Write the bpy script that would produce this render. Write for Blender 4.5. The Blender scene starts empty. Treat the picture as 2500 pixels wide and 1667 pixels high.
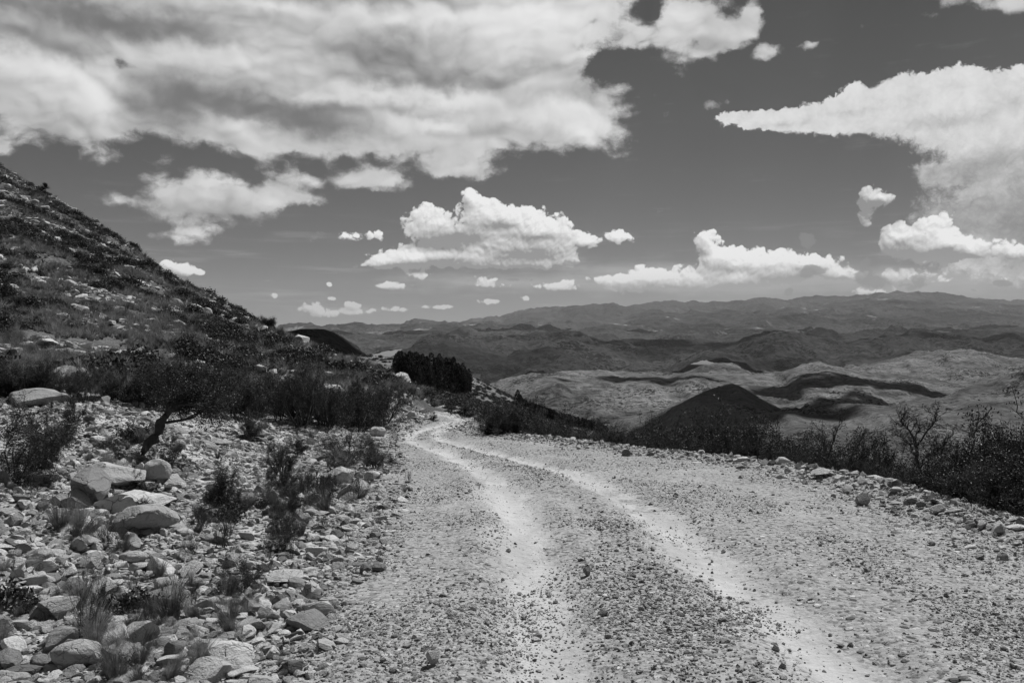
import bpy, bmesh, math, random
import numpy as np
from math import radians, atan, cos, sin, tan, pi
from mathutils import Vector, Matrix, Euler

scene = bpy.context.scene
COL = scene.collection
random.seed(7)
RNG = np.random.default_rng(11)

# ------------------------------------------------------------------ camera
F = 1960.0            # focal length in the units used for measured bearings
CU, CV = 1176.0, 784.0
CAMZ = 1.75
cam_d = bpy.data.cameras.new('camera')
cam = bpy.data.objects.new('camera', cam_d)
COL.objects.link(cam)
cam.location = (0, 0, CAMZ)
cam.rotation_euler = (radians(90), 0, 0)
cam_d.sensor_width = 36.0
cam_d.lens = 36.0 * F / 2352.0
cam_d.clip_start = 0.1
cam_d.clip_end = 90000
scene.camera = cam

# ------------------------------------------------------------------ view
scene.view_settings.view_transform = 'Standard'
scene.view_settings.look = 'None'
scene.view_settings.gamma = 1.0
scene.view_settings.exposure = 0.15
scene.view_settings.use_curve_mapping = False
scene.cycles.use_denoising = True
scene.cycles.max_bounces = 5
scene.cycles.diffuse_bounces = 2
scene.cycles.glossy_bounces = 1
scene.cycles.transmission_bounces = 2
scene.cycles.transparent_max_bounces = 6
scene.cycles.volume_bounces = 0

# ------------------------------------------------------------------ sun
SUN_EL, SUN_AZ = radians(56), radians(34)     # azimuth: to the right of the view direction
SUN_DIR = Vector((sin(SUN_AZ) * cos(SUN_EL), cos(SUN_AZ) * cos(SUN_EL), sin(SUN_EL)))
sun_d = bpy.data.lights.new('sun', 'SUN')
sun_d.energy = 5.0
sun_d.angle = radians(0.5)
sun_d.color = (1.0, 1.0, 1.0)
sun = bpy.data.objects.new('sun', sun_d)
COL.objects.link(sun)
sun.rotation_euler = (-SUN_DIR).to_track_quat('-Z', 'Y').to_euler()


# ------------------------------------------------------------------ node helpers
class S:
    """a socket that can be used in arithmetic"""
    def __init__(self, g, sock):
        self.g, self.s = g, sock
    def _m(self, op, *a):
        return self.g.math(op, self, *a)
    def __add__(self, o): return self._m('ADD', o)
    __radd__ = __add__
    def __sub__(self, o): return self._m('SUBTRACT', o)
    def __rsub__(self, o): return self.g.math('SUBTRACT', o, self)
    def __mul__(self, o): return self._m('MULTIPLY', o)
    __rmul__ = __mul__
    def __truediv__(self, o): return self._m('DIVIDE', o)
    def __neg__(self): return self._m('MULTIPLY', -1.0)


class G:
    def __init__(self, tree):
        self.t = tree
        self.n = tree.nodes
    def put(self, sock, v):
        if isinstance(v, S):
            self.t.links.new(v.s, sock)
        elif v is not None:
            sock.default_value = v
    def math(self, op, *a, clamp=False):
        n = self.n.new('ShaderNodeMath'); n.operation = op; n.use_clamp = clamp
        for i, v in enumerate(a):
            self.put(n.inputs[i], v)
        return S(self, n.outputs[0])
    def vec(self, op, *a):
        n = self.n.new('ShaderNodeVectorMath'); n.operation = op
        for i, v in enumerate(a):
            if op == 'SCALE' and i == 1:
                self.put(n.inputs['Scale'], v)
            else:
                self.put(n.inputs[i], v)
        return S(self, n.outputs['Value'] if op in ('DOT_PRODUCT', 'LENGTH') else n.outputs[0])
    def comb(self, x, y, z=0.0):
        n = self.n.new('ShaderNodeCombineXYZ')
        for i, v in enumerate((x, y, z)):
            self.put(n.inputs[i], v)
        return S(self, n.outputs[0])
    def sep(self, v):
        n = self.n.new('ShaderNodeSeparateXYZ'); self.put(n.inputs[0], v)
        return [S(self, o) for o in n.outputs]
    def noise(self, v, scale, detail=4, rough=.55, lac=2.0, dist=0.0, color=False, dim='3D', ntype='FBM'):
        n = self.n.new('ShaderNodeTexNoise'); n.noise_dimensions = dim; n.noise_type = ntype
        self.put(n.inputs['Vector'], v)
        n.inputs['Scale'].default_value = scale; n.inputs['Detail'].default_value = detail
        n.inputs['Roughness'].default_value = rough; n.inputs['Lacunarity'].default_value = lac
        n.inputs['Distortion'].default_value = dist
        return S(self, n.outputs[1] if color else n.outputs[0])
    def voro(self, v, scale, feature='F1', detail=0, rough=.5, out='Distance', dim='3D', rnd=1.0, smooth=.5):
        n = self.n.new('ShaderNodeTexVoronoi'); n.feature = feature; n.voronoi_dimensions = dim
        self.put(n.inputs['Vector'], v)
        n.inputs['Scale'].default_value = scale
        n.inputs['Detail'].default_value = detail; n.inputs['Roughness'].default_value = rough
        n.inputs['Randomness'].default_value = rnd
        if feature == 'SMOOTH_F1':
            n.inputs['Smoothness'].default_value = smooth
        return S(self, n.outputs[out])
    def map(self, v, a, b, c=0.0, d=1.0, smooth=True):
        n = self.n.new('ShaderNodeMapRange')
        n.interpolation_type = 'SMOOTHSTEP' if smooth else 'LINEAR'
        self.put(n.inputs[0], v)
        for i, x in enumerate((a, b, c, d)):
            self.put(n.inputs[1 + i], x)
        return S(self, n.outputs[0])
    def mix(self, f, a, b):
        n = self.n.new('ShaderNodeMix'); n.data_type = 'FLOAT'
        self.put(n.inputs[0], f); self.put(n.inputs[2], a); self.put(n.inputs[3], b)
        return S(self, n.outputs[0])
    def attr(self, name, out='Fac'):
        n = self.n.new('ShaderNodeAttribute'); n.attribute_name = name
        return S(self, n.outputs[out])
    def tex(self, out='Object'):
        n = self.n.new('ShaderNodeTexCoord'); return S(self, n.outputs[out])
    def rnd(self):
        n = self.n.new('ShaderNodeObjectInfo'); return S(self, n.outputs['Random'])
    def pos(self):
        n = self.n.new('ShaderNodeNewGeometry'); return S(self, n.outputs['Position'])

# ------------------------------------------------------------------ world: clear sky and the clouds in it
world = bpy.data.worlds.new('World'); scene.world = world
world.use_nodes = True
wt = world.node_tree
wt.nodes.clear()
g = G(wt)
sky = wt.nodes.new('ShaderNodeTexSky')
sky.sky_type = 'NISHITA'; sky.sun_disc = False
sky.sun_elevation = SUN_EL; sky.sun_rotation = SUN_AZ
sky.altitude = 2500; sky.air_density = 1.0; sky.dust_density = 0.2
sepc = wt.nodes.new('ShaderNodeSeparateColor'); wt.links.new(sky.outputs[0], sepc.inputs[0])   # monochrome, as through a red filter
SKY_STRENGTH = 0.05
D3 = g.tex('Generated')
dx, dy, dz = g.sep(D3)
AZ = g.math('ARCTAN2', dx, dy)
EL = g.math('ARCSINE', dz)
K = F / 100.0                                   # one unit of the cloud map = 100 measured units
P = g.comb(AZ * K, EL * K, 0.0)


def bearing(u, v):
    az = atan((u - CU) / F)
    return az, atan((CV - v) / F * cos(az))


def blobs(p, lst, start=0.0):
    acc = start
    for b in lst:
        u, v, ru, rv = b[:4]; s = b[4] if len(b) > 4 else 1.0; rot = b[5] if len(b) > 5 else 0
        az, el = bearing(u, v); c = cos(az)
        ax, ay = 100.0 / (ru * c * c), 100.0 / (rv * c)
        if rot:
            n = wt.nodes.new('ShaderNodeMapping'); n.vector_type = 'TEXTURE'
            n.inputs['Location'].default_value = (az * K, el * K, 0)
            n.inputs['Rotation'].default_value = (0, 0, radians(rot))
            n.inputs['Scale'].default_value = (1 / ax, 1 / ay, 1)
            g.put(n.inputs[0], p); q = S(g, n.outputs[0])
        else:
            q = g.vec('MULTIPLY_ADD', p, (ax, ay, 0.0), (-az * K * ax, -el * K * ay, 0.0))
        e = g.math('POWER', 0.36788, g.vec('DOT_PRODUCT', q, q))
        acc = g.math('MULTIPLY_ADD', e, float(s), acc)
    return acc



def billow(p, sc, amps, lac=2.13):
    """heaped, rounded noise: creases between puffs; about zero on average"""
    acc = -.27 * sum(amps)
    for i, amp in enumerate(amps):
        o = g.math('ABSOLUTE', g.math('MULTIPLY_ADD', g.noise(g.vec('ADD', p, (i * 7.3, i * 3.1, i * 1.7)), sc, 0), 2.0, -1.0))
        acc = g.math('MULTIPLY_ADD', o, amp, acc)
        sc *= lac
    return acc


LIGHT = (0.42, 0.80)                            # towards the sun on the map

# -- layer A : the broad soft cloud sheet at the upper left and the torn scraps beside it
A_BLOBS = [(-100, 40, 420, 200), (350, 60, 460, 190), (850, 70, 450, 200), (1190, 30, 270, 150),
           (-60, 170, 200, 70), (190, 225, 130, 80, 1.0), (540, 292, 150, 34, .8), (760, 240, 330, 95, .8),
           (1080, 270, 280, 78), (1340, 290, 95, 62, .8), (1260, 180, 130, 60, .5), (680, 318, 90, 18, .7),
           (1560, 40, 75, 65, .9), (1665, 85, 95, 34, .9, 25), (1740, 35, 34, 40, .7), (1750, 122, 40, 22, .65),
           (1475, 95, 70, 30, .5), (1620, 62, 60, 30, .4),
           (280, 118, 34, 40, -.75, 20), (305, 150, 50, 16, -.7), (225, 180, 34, 12, -.8), (1400, 150, 90, 30, -.9, 15), (1500, 20, 28, 60, -.5),
           (460, 440, 150, 58, .95), (385, 480, 110, 28, .5), (540, 470, 80, 34, .4), (640, 425, 60, 34, .55),
           (610, 455, 75, 20, .6), (780, 410, 80, 24, .75), (868, 410, 52, 24, .75), (710, 455, 50, 18, .55),
           (420, 538, 70, 26, .9), (1030, 385, 68, 24, .9), (1120, 395, 60, 18, .6), (1040, 340, 34, 20, .5),
           (-10, 335, 42, 28, .95), (150, 350, 90, 30, .38), (2210, -20, 110, 42, .9), (2345, 8, 60, 24, .7),
           (1640, 240, 50, 14, .45), (1850, 105, 40, 14, .35)]
A_DARK = [(330, 58, 330, 34, 1.0), (90, 95, 240, 28, .7), (800, -5, 300, 20, .5), (420, 245, 170, 50, .95), (650, 262, 160, 36, .8, -5),
          (880, 135, 150, 42, .9, 8), (990, 175, 120, 26, .55), (720, 290, 150, 20, .7), (100, 20, 220, 24, .5), (520, 490, 130, 24, .55),
          (1090, 195, 120, 20, .5), (800, 262, 90, 18, .5), (1120, 296, 110, 16, .45), (960, 262, 80, 12, .4), (1350, 210, 70, 16, .4), (400, 200, 90, 40, .5),
          (1240, 165, 90, 16, .4), (1640, 110, 70, 14, .3), (120, 290, 80, 20, .4)]
A_LITE = [(80, 142, 170, 30, .8), (230, 218, 70, 46, 1.1), (560, 290, 90, 20, .9), (460, 125, 180, 34, .6), (620, 100, 120, 30, .4),
          (790, 150, 70, 24, .5), (720, 225, 110, 14, .4), (900, 215, 130, 18, .8, -4), (1060, 225, 90, 14, .6), (1000, 285, 120, 20, 1.0), (1240, 50, 190, 70, .8),
          (1350, 300, 60, 28, .9), (1290, 262, 110, 22, .8), (1180, 205, 80, 12, .4), (1000, 45, 240, 26, .6), (490, 418, 90, 18, .7), (620, 447, 60, 12, .5),
          (420, 540, 60, 18, .5), (1060, 382, 50, 14, .5), (1370, 120, 60, 14, .5), (1560, 40, 50, 40, .5), (620, 20, 90, 10, .4)]

wlow = g.vec('SUBTRACT', g.noise(P, 1.0, 2, .5, color=True), (.5, .5, .5))
wfine = g.vec('SUBTRACT', g.noise(P, 5.0, 4, .6, color=True), (.5, .5, .5))
PL = g.vec('MULTIPLY_ADD', wlow, (.55, .34, 0.0), P)
PA = g.vec('MULTIPLY_ADD', wfine, (.34, .22, 0.0), PL)
PT = g.vec('MULTIPLY_ADD', wfine, (.26, .18, 0.0), g.vec('MULTIPLY_ADD', wlow, (1.5, .75, 0.0), P))
fA = g.noise(g.vec('MULTIPLY', PA, (.65, 1.0, 1.0)), 1.5, 8, .58, lac=2.2)
sT = g.vec('MULTIPLY', PL, (.6, 1.0, 1.0))
bA = billow(sT, .75, (.7, .45, .26), 2.3)
bA2 = billow(g.vec('ADD', sT, (LIGHT[0] * .20, LIGHT[1] * .20, 0.0)), .75, (.7, .45, .26), 2.3)
mA = blobs(PA, A_BLOBS)
dA = mA + ((fA - .5) * 1.45 + bA * .9) * g.map(mA, .0, .3) - .44
alphaA = g.map(dA, -.14, .34)
PT2 = g.vec('MULTIPLY_ADD', wfine, (.30, .22, 0.0), g.vec('MULTIPLY_ADD', wlow, (1.1, .6, 0.0), P))
toneA = (.42 + blobs(PT2, A_LITE) * .31 - blobs(PT2, A_DARK) * .38 + (bA - bA2) * .34 + bA * .10 + (fA - .5) * .16)
toneA = g.map(toneA, -.12, .86, .145, .74)

# -- layer C : the anvil cloud at the right, smooth below, frayed along its top
C_BLOBS = [(1960, 204, 40, 22, .4), (2070, 184, 40, 20, .4), (2190, 168, 50, 20, .4), (1668, 270, 46, 16, .60), (1735, 276, 74, 24, .72), (1830, 276, 90, 34, .80), (1930, 265, 90, 44, .85), (2020, 258, 80, 56, .8),
           (2110, 238, 90, 62, .8), (2210, 232, 100, 70, .85), (2330, 232, 110, 74, .9), (2470, 240, 120, 90, 1.0),
           (2190, 315, 130, 40, .75), (2330, 330, 130, 90, .8), (2330, 440, 120, 120, .9), (2440, 500, 130, 170, 1.0), (2170, 400, 80, 26, .5, 12), (2110, 385, 40, 12, .4, -10), (2150, 490, 80, 110, .62), (2230, 560, 130, 80, .7), (2060, 570, 70, 60, .4), (2340, 600, 120, 60, .6)]
C_DARK = [(2360, 490, 180, 110, .9), (2250, 385, 120, 34, .5, 8), (2140, 520, 90, 110, .75), (2420, 600, 160, 80, .6), (2420, 340, 60, 30, .3), (2110, 395, 60, 20, .4), (1900, 318, 130, 10, .4), (2080, 335, 90, 16, .3), (2160, 282, 130, 16, .35), (1960, 256, 90, 8, .2), (2320, 240, 60, 24, .3), (1800, 285, 60, 6, .3)]
PC = g.vec('MULTIPLY_ADD', wfine, (.20, .16, 0.0), g.vec('MULTIPLY_ADD', wlow, (.12, .10, 0.0), P))
fC = g.noise(g.vec('MULTIPLY', PC, (.8, 1.0, 1.0)), 2.4, 5, .55)
bC = billow(PC, 2.2, (.5, .4, .28, .18))
dC = blobs(PC, C_BLOBS) + (fC - .5) * .3 + bC * .55 - .46
alphaC = g.map(dC, -.02, g.map(EL, .20, .235, .42, .14))
toneC = g.map(.60 - blobs(PC, C_DARK) * .40 + (fC - .5) * .36 + bC * .22, .0, .76, .175, .70)

# -- layer B : crisp heaped cumulus low over the mountains
B_BLOBS = [(1995, 450, 30, 28, .95), (2030, 455, 26, 18, .8), (1990, 490, 26, 30, .6),(985, 505, 72, 46), (930, 590, 60, 24, .9), (1105, 480, 44, 40, .9), (1080, 450, 18, 20, .8), (1170, 500, 70, 36, .8),
           (1250, 530, 70, 46), (1130, 560, 190, 44, .9), (1080, 600, 190, 18, .8), (870, 605, 40, 18, .6),
           (1230, 600, 110, 16, .5),
           (800, 543, 28, 14, .8), (865, 540, 22, 16, .6), (1420, 545, 44, 18, .85), (1340, 553, 30, 12, .5),
           (900, 657, 56, 14, .9), (965, 632, 40, 13, .8), (1110, 640, 70, 11, .45), (1290, 660, 46, 17, .8),
           (1150, 655, 110, 9, .55), (1120, 692, 36, 8, .8), (740, 718, 56, 16, .9), (718, 700, 26, 11, .6), (820, 716, 30, 11, .8),
           (815, 697, 24, 8, .8), (900, 710, 50, 9, .8), (632, 678, 16, 10, .9), (765, 686, 18, 7, .8), (755, 653, 10, 6, .8),
           (405, 612, 42, 18, .9), (450, 625, 36, 11, .7), (1010, 704, 40, 6, .7), (1200, 685, 30, 9, .6),
           (1440, 655, 56, 24, .9), (1490, 632, 44, 24, .8), (1570, 640, 70, 30, .9), (1400, 640, 90, 12, .5),
           (1618, 548, 30, 28, 1.0), (1650, 588, 44, 26, .9), (1705, 600, 74, 32, 1.0), (1800, 605, 80, 32, .9),
           (1690, 650, 48, 30, .9), (1885, 605, 56, 22, .9), (1935, 630, 50, 16, .8), (1750, 640, 150, 26, .45),
           (2060, 545, 46, 32, 1.0), (2150, 525, 58, 46, 1.0), (2140, 570, 120, 34, .9), (2225, 575, 50, 28, .8),
           (2330, 575, 52, 28, .9), (2070, 630, 80, 20, .6), (2010, 668, 70, 12, .8), (2150, 640, 90, 14, .4), (2320, 640, 60, 12, .4)]
B_DARK = [(2010, 475, 80, 70, .6), (1060, 545, 60, 16, .8), (1150, 520, 36, 12, .6), (1200, 590, 110, 14, 1.0), (1020, 600, 60, 10, .8), (1030, 622, 150, 10, .8), (1000, 560, 60, 14, .8),
          (1240, 545, 60, 10, .6), (940, 615, 60, 8, .6), (2100, 600, 130, 18, 1.1), (2080, 560, 30, 12, .5), (2180, 575, 50, 12, .5), (2300, 615, 60, 14, .9), (1600, 672, 200, 12, .5), (1700, 655, 60, 10, .5),
          (1690, 620, 40, 8, .4), (1620, 575, 16, 8, .4), (1800, 640, 80, 10, .5), (1900, 645, 70, 8, .5), (740, 735, 60, 5, .5), (900, 668, 50, 5, .5)]
# dark little scud clouds in front
E_BLOBS = [(1855, 545, 26, 28, .9), (1985, 620, 42, 40, .9), (2020, 655, 46, 20, .7), (2120, 640, 46, 22, .7, 30),
           (1855, 622, 36, 16, .9), (1810, 668, 28, 12, .8), (2330, 610, 34, 16, .8), (2310, 650, 40, 8, .8), (690, 637, 24, 7, .6),
           (810, 612, 16, 12, .6, 50), (1190, 640, 90, 9, .7), (1330, 605, 60, 9, .6), (480, 634, 24, 4, .7), (610, 640, 20, 4, .6)]
PB = g.vec('MULTIPLY_ADD', wfine, (.10, .08, 0.0), P)

nB = billow(PB, 1.9, (.80, .50, .26, .13, .07))
mB = blobs(PB, B_BLOBS) * 1.1
dB = mB + nB * 1.1 * g.map(mB, .14, .5) - .40
alphaB = g.map(dB, 0.0, .20) * g.map(EL, .02, .09, .72, 1.0)
nB2 = billow(g.vec('ADD', PB, (LIGHT[0] * .08, LIGHT[1] * .08, 0.0)), 1.9, (.80, .50, .26, .13))
mB2 = blobs(g.vec('ADD', PB, (LIGHT[0] * .16, LIGHT[1] * .16, 0.0)), B_BLOBS)
toneB = .58 + (nB - nB2) * .60 + nB * .16 + (mB - mB2) * .90 - blobs(g.vec('MULTIPLY_ADD', wlow, (.4, .2, 0.0), PB), B_DARK) * .85
toneB = g.map(toneB, .15, .95, .24, .80, smooth=False)
toneB = g.mix(g.map(EL, .03, .10, .55, 0.0), toneB, .40)      # the lowest ones pale into the distance
dE = blobs(PL, E_BLOBS) + (fA - .5) * 1.6 + nB * .8 - .38
alphaE = g.map(dE, 0.0, .25)

# -- thin horizontal veils above the horizon
veil = g.noise(g.comb(AZ * 3.0, EL * 34.0, 0.0), 2.0, 6, .6)
V_BLOBS = [(1620, 640, 330, 40, 1.0), (1100, 652, 230, 22, .6), (2150, 650, 260, 40, .7), (780, 712, 120, 16, .4), (1150, 600, 260, 34, .35)]
alphaV = g.map(veil, .50, .74) * g.map(EL, .015, .05) * g.map(EL, .09, .16, 1.0, 0.0) * .45
alphaV = g.math('MAXIMUM', alphaV, g.map(blobs(PL, V_BLOBS) + (veil - .5) * 1.1 + (fA - .5) * .8, .10, .95) * .75)

clear = S(g, sepc.outputs[0]) * SKY_STRENGTH
clear = g.math('POWER', clear / (clear * 1.1 + 1.0), 1.3) * 1.38          # gentle shoulder, as on film


def light_of(v):
    n = wt.nodes.new('ShaderNodeBackground'); g.put(n.inputs[0], v if isinstance(v, S) else (v, v, v, 1))
    return S(g, n.outputs[0])


def over(f, a, b):
    n = wt.nodes.new('ShaderNodeMixShader')
    g.put(n.inputs[0], f); g.put(n.inputs[1], a); g.put(n.inputs[2], b)
    return S(g, n.outputs[0])


base = light_of(clear)
seen = over(alphaV, base, light_of(.37))
seen = over(alphaC, seen, light_of(toneC))
seen = over(alphaB, seen, light_of(toneB))
seen = over(alphaE * .8, seen, light_of(.20))
seen = over(alphaA, seen, light_of(toneA))
# all round, beyond the photographed part of the sky, the same broken cloud cover goes on
cover = g.noise(g.vec('MULTIPLY', D3, (1.0, 1.0, 1.6)), 2.4, 4, .5)
rest = over(g.map(cover, .55, .67) * g.map(EL, .03, .12), base, light_of(g.map(cover, .55, .8, .62, .30)))
outside = g.math('MAXIMUM', g.map(g.math('ABSOLUTE', AZ), .58, .74), g.map(EL, .42, .54))
outside = g.math('MAXIMUM', outside, g.map(EL, -.03, -.04))
ow = wt.nodes.new('ShaderNodeOutputWorld')
wt.links.new(over(outside, seen, rest).s, ow.inputs[0])
world.cycles.sampling_method = 'MANUAL'
world.cycles.sample_map_resolution = 256


# ------------------------------------------------------------------ numpy helpers
def tag(o, label=None, cat=None, group=None, kind=None):
    if label: o['label'] = label
    if cat: o['category'] = cat
    if group: o['group'] = group
    if kind: o['kind'] = kind
    return o


_perm = np.random.default_rng(5).permutation(512)
_grad = np.random.default_rng(6).uniform(0, 2 * pi, 512)
_gx, _gy = np.cos(_grad), np.sin(_grad)


def perlin(x, y, seed=0):
    xi = np.floor(x).astype(int); yi = np.floor(y).astype(int)
    xf, yf = x - xi, y - yi
    def h(a, b):
        k = _perm[(_perm[(a + seed * 17) & 511] + b) & 511]
        return _gx[k], _gy[k]
    u = xf * xf * xf * (xf * (xf * 6 - 15) + 10); v = yf * yf * yf * (yf * (yf * 6 - 15) + 10)
    def d(a, b, fx, fy):
        gx_, gy_ = h(a, b); return gx_ * fx + gy_ * fy
    n00 = d(xi, yi, xf, yf); n10 = d(xi + 1, yi, xf - 1, yf)
    n01 = d(xi, yi + 1, xf, yf - 1); n11 = d(xi + 1, yi + 1, xf - 1, yf - 1)
    return (n00 * (1 - u) + n10 * u) * (1 - v) + (n01 * (1 - u) + n11 * u) * v


def fbm(x, y, octv=4, seed=0, gain=.5):
    a, s, r = 1.0, 1.0, 0
    for i in range(octv):
        r = r + a * perlin(x * s + i * 13.7, y * s + i * 7.1, seed + i); a *= gain; s *= 2.03
    return r


def ridged(x, y, octv=4, seed=0, gain=.55):
    a, s, r = 1.0, 1.0, 0
    for i in range(octv):
        r = r + a * (1 - 2 * np.abs(perlin(x * s + i * 5.7, y * s + i * 9.1, seed + i))); a *= gain; s *= 2.03
    return r


def sstep(a, b, x):
    t = np.clip((x - a) / (b - a), 0, 1); return t * t * (3 - 2 * t)


def mesh_np(name, verts, faces, mat=None, smooth=True, parent=None, link=True):
    """faces: (n,3) or (n,4) int array"""
    me = bpy.data.meshes.new(name)
    verts = np.asarray(verts, dtype=np.float32); faces = np.asarray(faces, dtype=np.int32)
    nf, k = faces.shape
    me.vertices.add(len(verts)); me.vertices.foreach_set('co', verts.ravel())
    me.loops.add(nf * k); me.loops.foreach_set('vertex_index', faces.ravel())
    me.polygons.add(nf); me.polygons.foreach_set('loop_start', np.arange(nf, dtype=np.int32) * k)
    me.polygons.foreach_set('use_smooth', np.full(nf, smooth))
    me.update(calc_edges=True)
    if mat: me.materials.append(mat)
    if not link: return me
    o = bpy.data.objects.new(name, me); COL.objects.link(o)
    if parent: o.parent = parent
    return o


def put_attr(me, name, arr):
    a = me.attributes.new(name, 'FLOAT', 'POINT'); a.data.foreach_set('value', np.asarray(arr, dtype=np.float32))


def curve(pts):
    xs = np.array([p[0] for p in pts], float); ys = np.array([p[1] for p in pts], float)
    return lambda q: np.interp(q, xs, ys)


# ------------------------------------------------------------------ the lie of the land near the camera
_yy = np.linspace(-10, 500, 4081)                # 0.125 m


def smooth_curve(pts, w=9):
    f = curve(pts)(_yy)
    k = np.hanning(w + 2)[1:-1]; k /= k.sum()
    f = np.convolve(np.pad(f, w // 2, mode='edge'), k, mode='valid')
    return lambda q: np.interp(q, _yy, f)


road_z = smooth_curve([(-10, 0), (0, 0), (8, 0), (13, -.25), (24, -.9), (35, -1.4), (45, -1.9), (60, -3.2), (80, -6), (500, -80)], 25)


def hitY(v):
    """distance at which the road surface lies at height v of the view"""
    ys = np.linspace(3, 60, 4000); vs = CV + F * (CAMZ - road_z(ys)) / ys
    return float(np.interp(-v, -vs, ys))


def edge_pts(pts):
    r = []
    for u, v in pts:
        y = hitY(v); r.append((y, (u - CU) / F * y))
    return r


_L = edge_pts([(600, 1568), (690, 1400), (815, 1250), (880, 1130), (893, 1060), (885, 1015), (935, 985), (985, 962), (1000, 947)])
_R = edge_pts([(2352, 1222), (2180, 1168), (1980, 1108), (1850, 1082), (1640, 1056), (1450, 1034), (1300, 1016), (1190, 1004), (1110, 994), (1085, 984), (1112, 962), (1085, 950)])
road_L = smooth_curve([(-10, -1.6)] + _L + [(46, -3.4), (500, -3.4)], 17)
road_R = smooth_curve([(-10, 4.9), (3, 4.8)] + _R + [(45, -2.9), (46, -3.3), (500, -3.3)], 17)

_T1 = edge_pts([(1275, 1568), (1250, 1400), (1222, 1290), (1195, 1190), (1155, 1120), (1095, 1070), (1020, 1036), (958, 1014), (942, 1003), (965, 988), (1020, 974), (1062, 964), (1040, 957), (1004, 950)])
_T2 = edge_pts([(2010, 1568), (1770, 1400), (1625, 1280), (1540, 1205), (1440, 1142), (1330, 1089), (1200, 1052), (1070, 1024), (1008, 1006), (1000, 996), (1020, 985), (1070, 971), (1092, 962), (1060, 954)])
track1 = smooth_curve([(-10, .2)] + _T1 + [(60, -8)], 11)
track2 = smooth_curve([(-10, 1.6)] + _T2 + [(60, -7)], 11)

# columns of the surface: bearing u -> (distance, height v of the view)
HILL = {
    -900: [(3, 1700), (8, 1050), (14, 860), (23, 700), (30, 620), (40, 480), (60, 260), (80, 120), (100, 60), (120, 30), (200, 200), (500, 700)],
    -300: [(3, 1935), (4, 1600), (6, 1290), (8, 1100), (10, 985), (12, 925), (15, 885), (20, 838), (30, 755), (40, 640), (60, 460), (80, 330), (100, 250), (118, 215), (200, 330), (500, 720)],
    0: [(3, 1935), (4, 1640), (6, 1330), (8, 1140), (10, 1040), (12, 985), (15, 940), (18, 915), (24, 885), (30, 850), (40, 750), (60, 600), (80, 487), (100, 418), (115, 392), (135, 400), (250, 560), (500, 760)],
    150: [(3, 1935), (4, 1640), (6, 1335), (8, 1150), (10, 1050), (12, 992), (15, 946), (18, 920), (24, 888), (30, 856), (40, 770), (60, 640), (80, 550), (100, 490), (110, 470), (130, 480), (250, 620), (500, 765)],
    300: [(3, 1935), (4, 1640), (6, 1345), (8, 1165), (10, 1068), (12, 1008), (15, 960), (19, 925), (24, 900), (30, 870), (40, 800), (60, 690), (80, 620), (95, 580), (103, 570), (125, 590), (250, 700), (500, 770)],
    450: [(3, 1935), (4, 1640), (6, 1352), (8, 1182), (10, 1095), (12, 1040), (15, 992), (20, 945), (24, 925), (30, 895), (40, 830), (60, 745), (80, 685), (93, 663), (115, 690), (250, 760), (500, 790)],
    600: [(3, 1935), (4, 1640), (8, 1200), (14, 1040), (20, 990), (26, 955), (30, 928), (40, 868), (60, 790), (75, 755), (84, 742), (105, 770), (200, 830), (500, 830)],
    720: [(3, 1935), (8, 1207), (14, 1055), (20, 1008), (27, 965), (33, 915), (42, 862), (55, 815), (68, 800), (85, 830), (150, 840), (230, 812), (300, 850), (500, 1000)],
    820: [(3, 1935), (8, 1212), (14, 1064), (20, 1020), (26, 992), (30, 958), (36, 905), (45, 858), (57, 832), (75, 860), (150, 850), (235, 815), (310, 860), (500, 1000)],
    900: [(3, 1935), (8, 1213), (14, 1067), (20, 1024), (27, 992), (31, 958), (37, 905), (50, 872), (62, 885), (110, 880), (160, 850), (235, 813), (310, 860), (500, 1000)],
    970: [(3, 1935), (8, 1213), (20, 1026), (30, 978), (34, 950), (38, 922), (44, 903), (56, 925), (110, 900), (160, 860), (235, 822), (310, 870), (500, 1000)],
    1000: [(3, 1935), (8, 1213), (20, 1026), (36, 962), (42, 940), (48, 938), (70, 930), (120, 905), (165, 868), (240, 828), (310, 880), (500, 1010)],
    1100: [(3, 1935), (8, 1213), (20, 1026), (30, 990), (60, 948), (120, 922), (200, 892), (260, 866), (350, 930), (500, 1020)],
    1200: [(3, 1935), (8, 1213), (20, 1060), (40, 1020), (60, 990), (120, 955), (250, 927), (350, 915), (450, 960), (500, 1040)],
    1300: [(3, 1935), (8, 1213), (20, 1120), (40, 1080), (60, 1040), (120, 990), (250, 967), (350, 955), (450, 1000), (500, 1060)],
    1400: [(3, 1935), (8, 1250), (20, 1250), (60, 1120), (120, 1030), (250, 1002), (350, 990), (450, 1040), (500, 1100)],
    1550: [(3, 1935), (8, 1350), (20, 1420), (60, 1250), (120, 1130), (250, 1060), (350, 1040), (450, 1090), (500, 1140)],
    1900: [(3, 1935), (8, 1500), (20, 1700), (60, 1400), (120, 1280), (250, 1180), (350, 1140), (500, 1200)],
    2700: [(3, 1935), (8, 1550), (20, 1750), (60, 1450), (120, 1350), (250, 1250), (350, 1200), (500, 1230)],
}
_hu = np.array(sorted(HILL), float)
_ly = np.linspace(math.log(3), math.log(500), 700)
_tab = []
for _u in sorted(HILL):
    _pts = HILL[_u]
    _z = [CAMZ - (v - CV) / F * y for y, v in _pts]
    _r = np.interp(np.exp(_ly), [p[0] for p in _pts], _z)
    _k = np.hanning(45)[1:-1]; _k /= _k.sum()
    _tab.append(np.convolve(np.pad(_r, 21, mode='edge'), _k, mode='valid'))
_tab = np.array(_tab)


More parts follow.
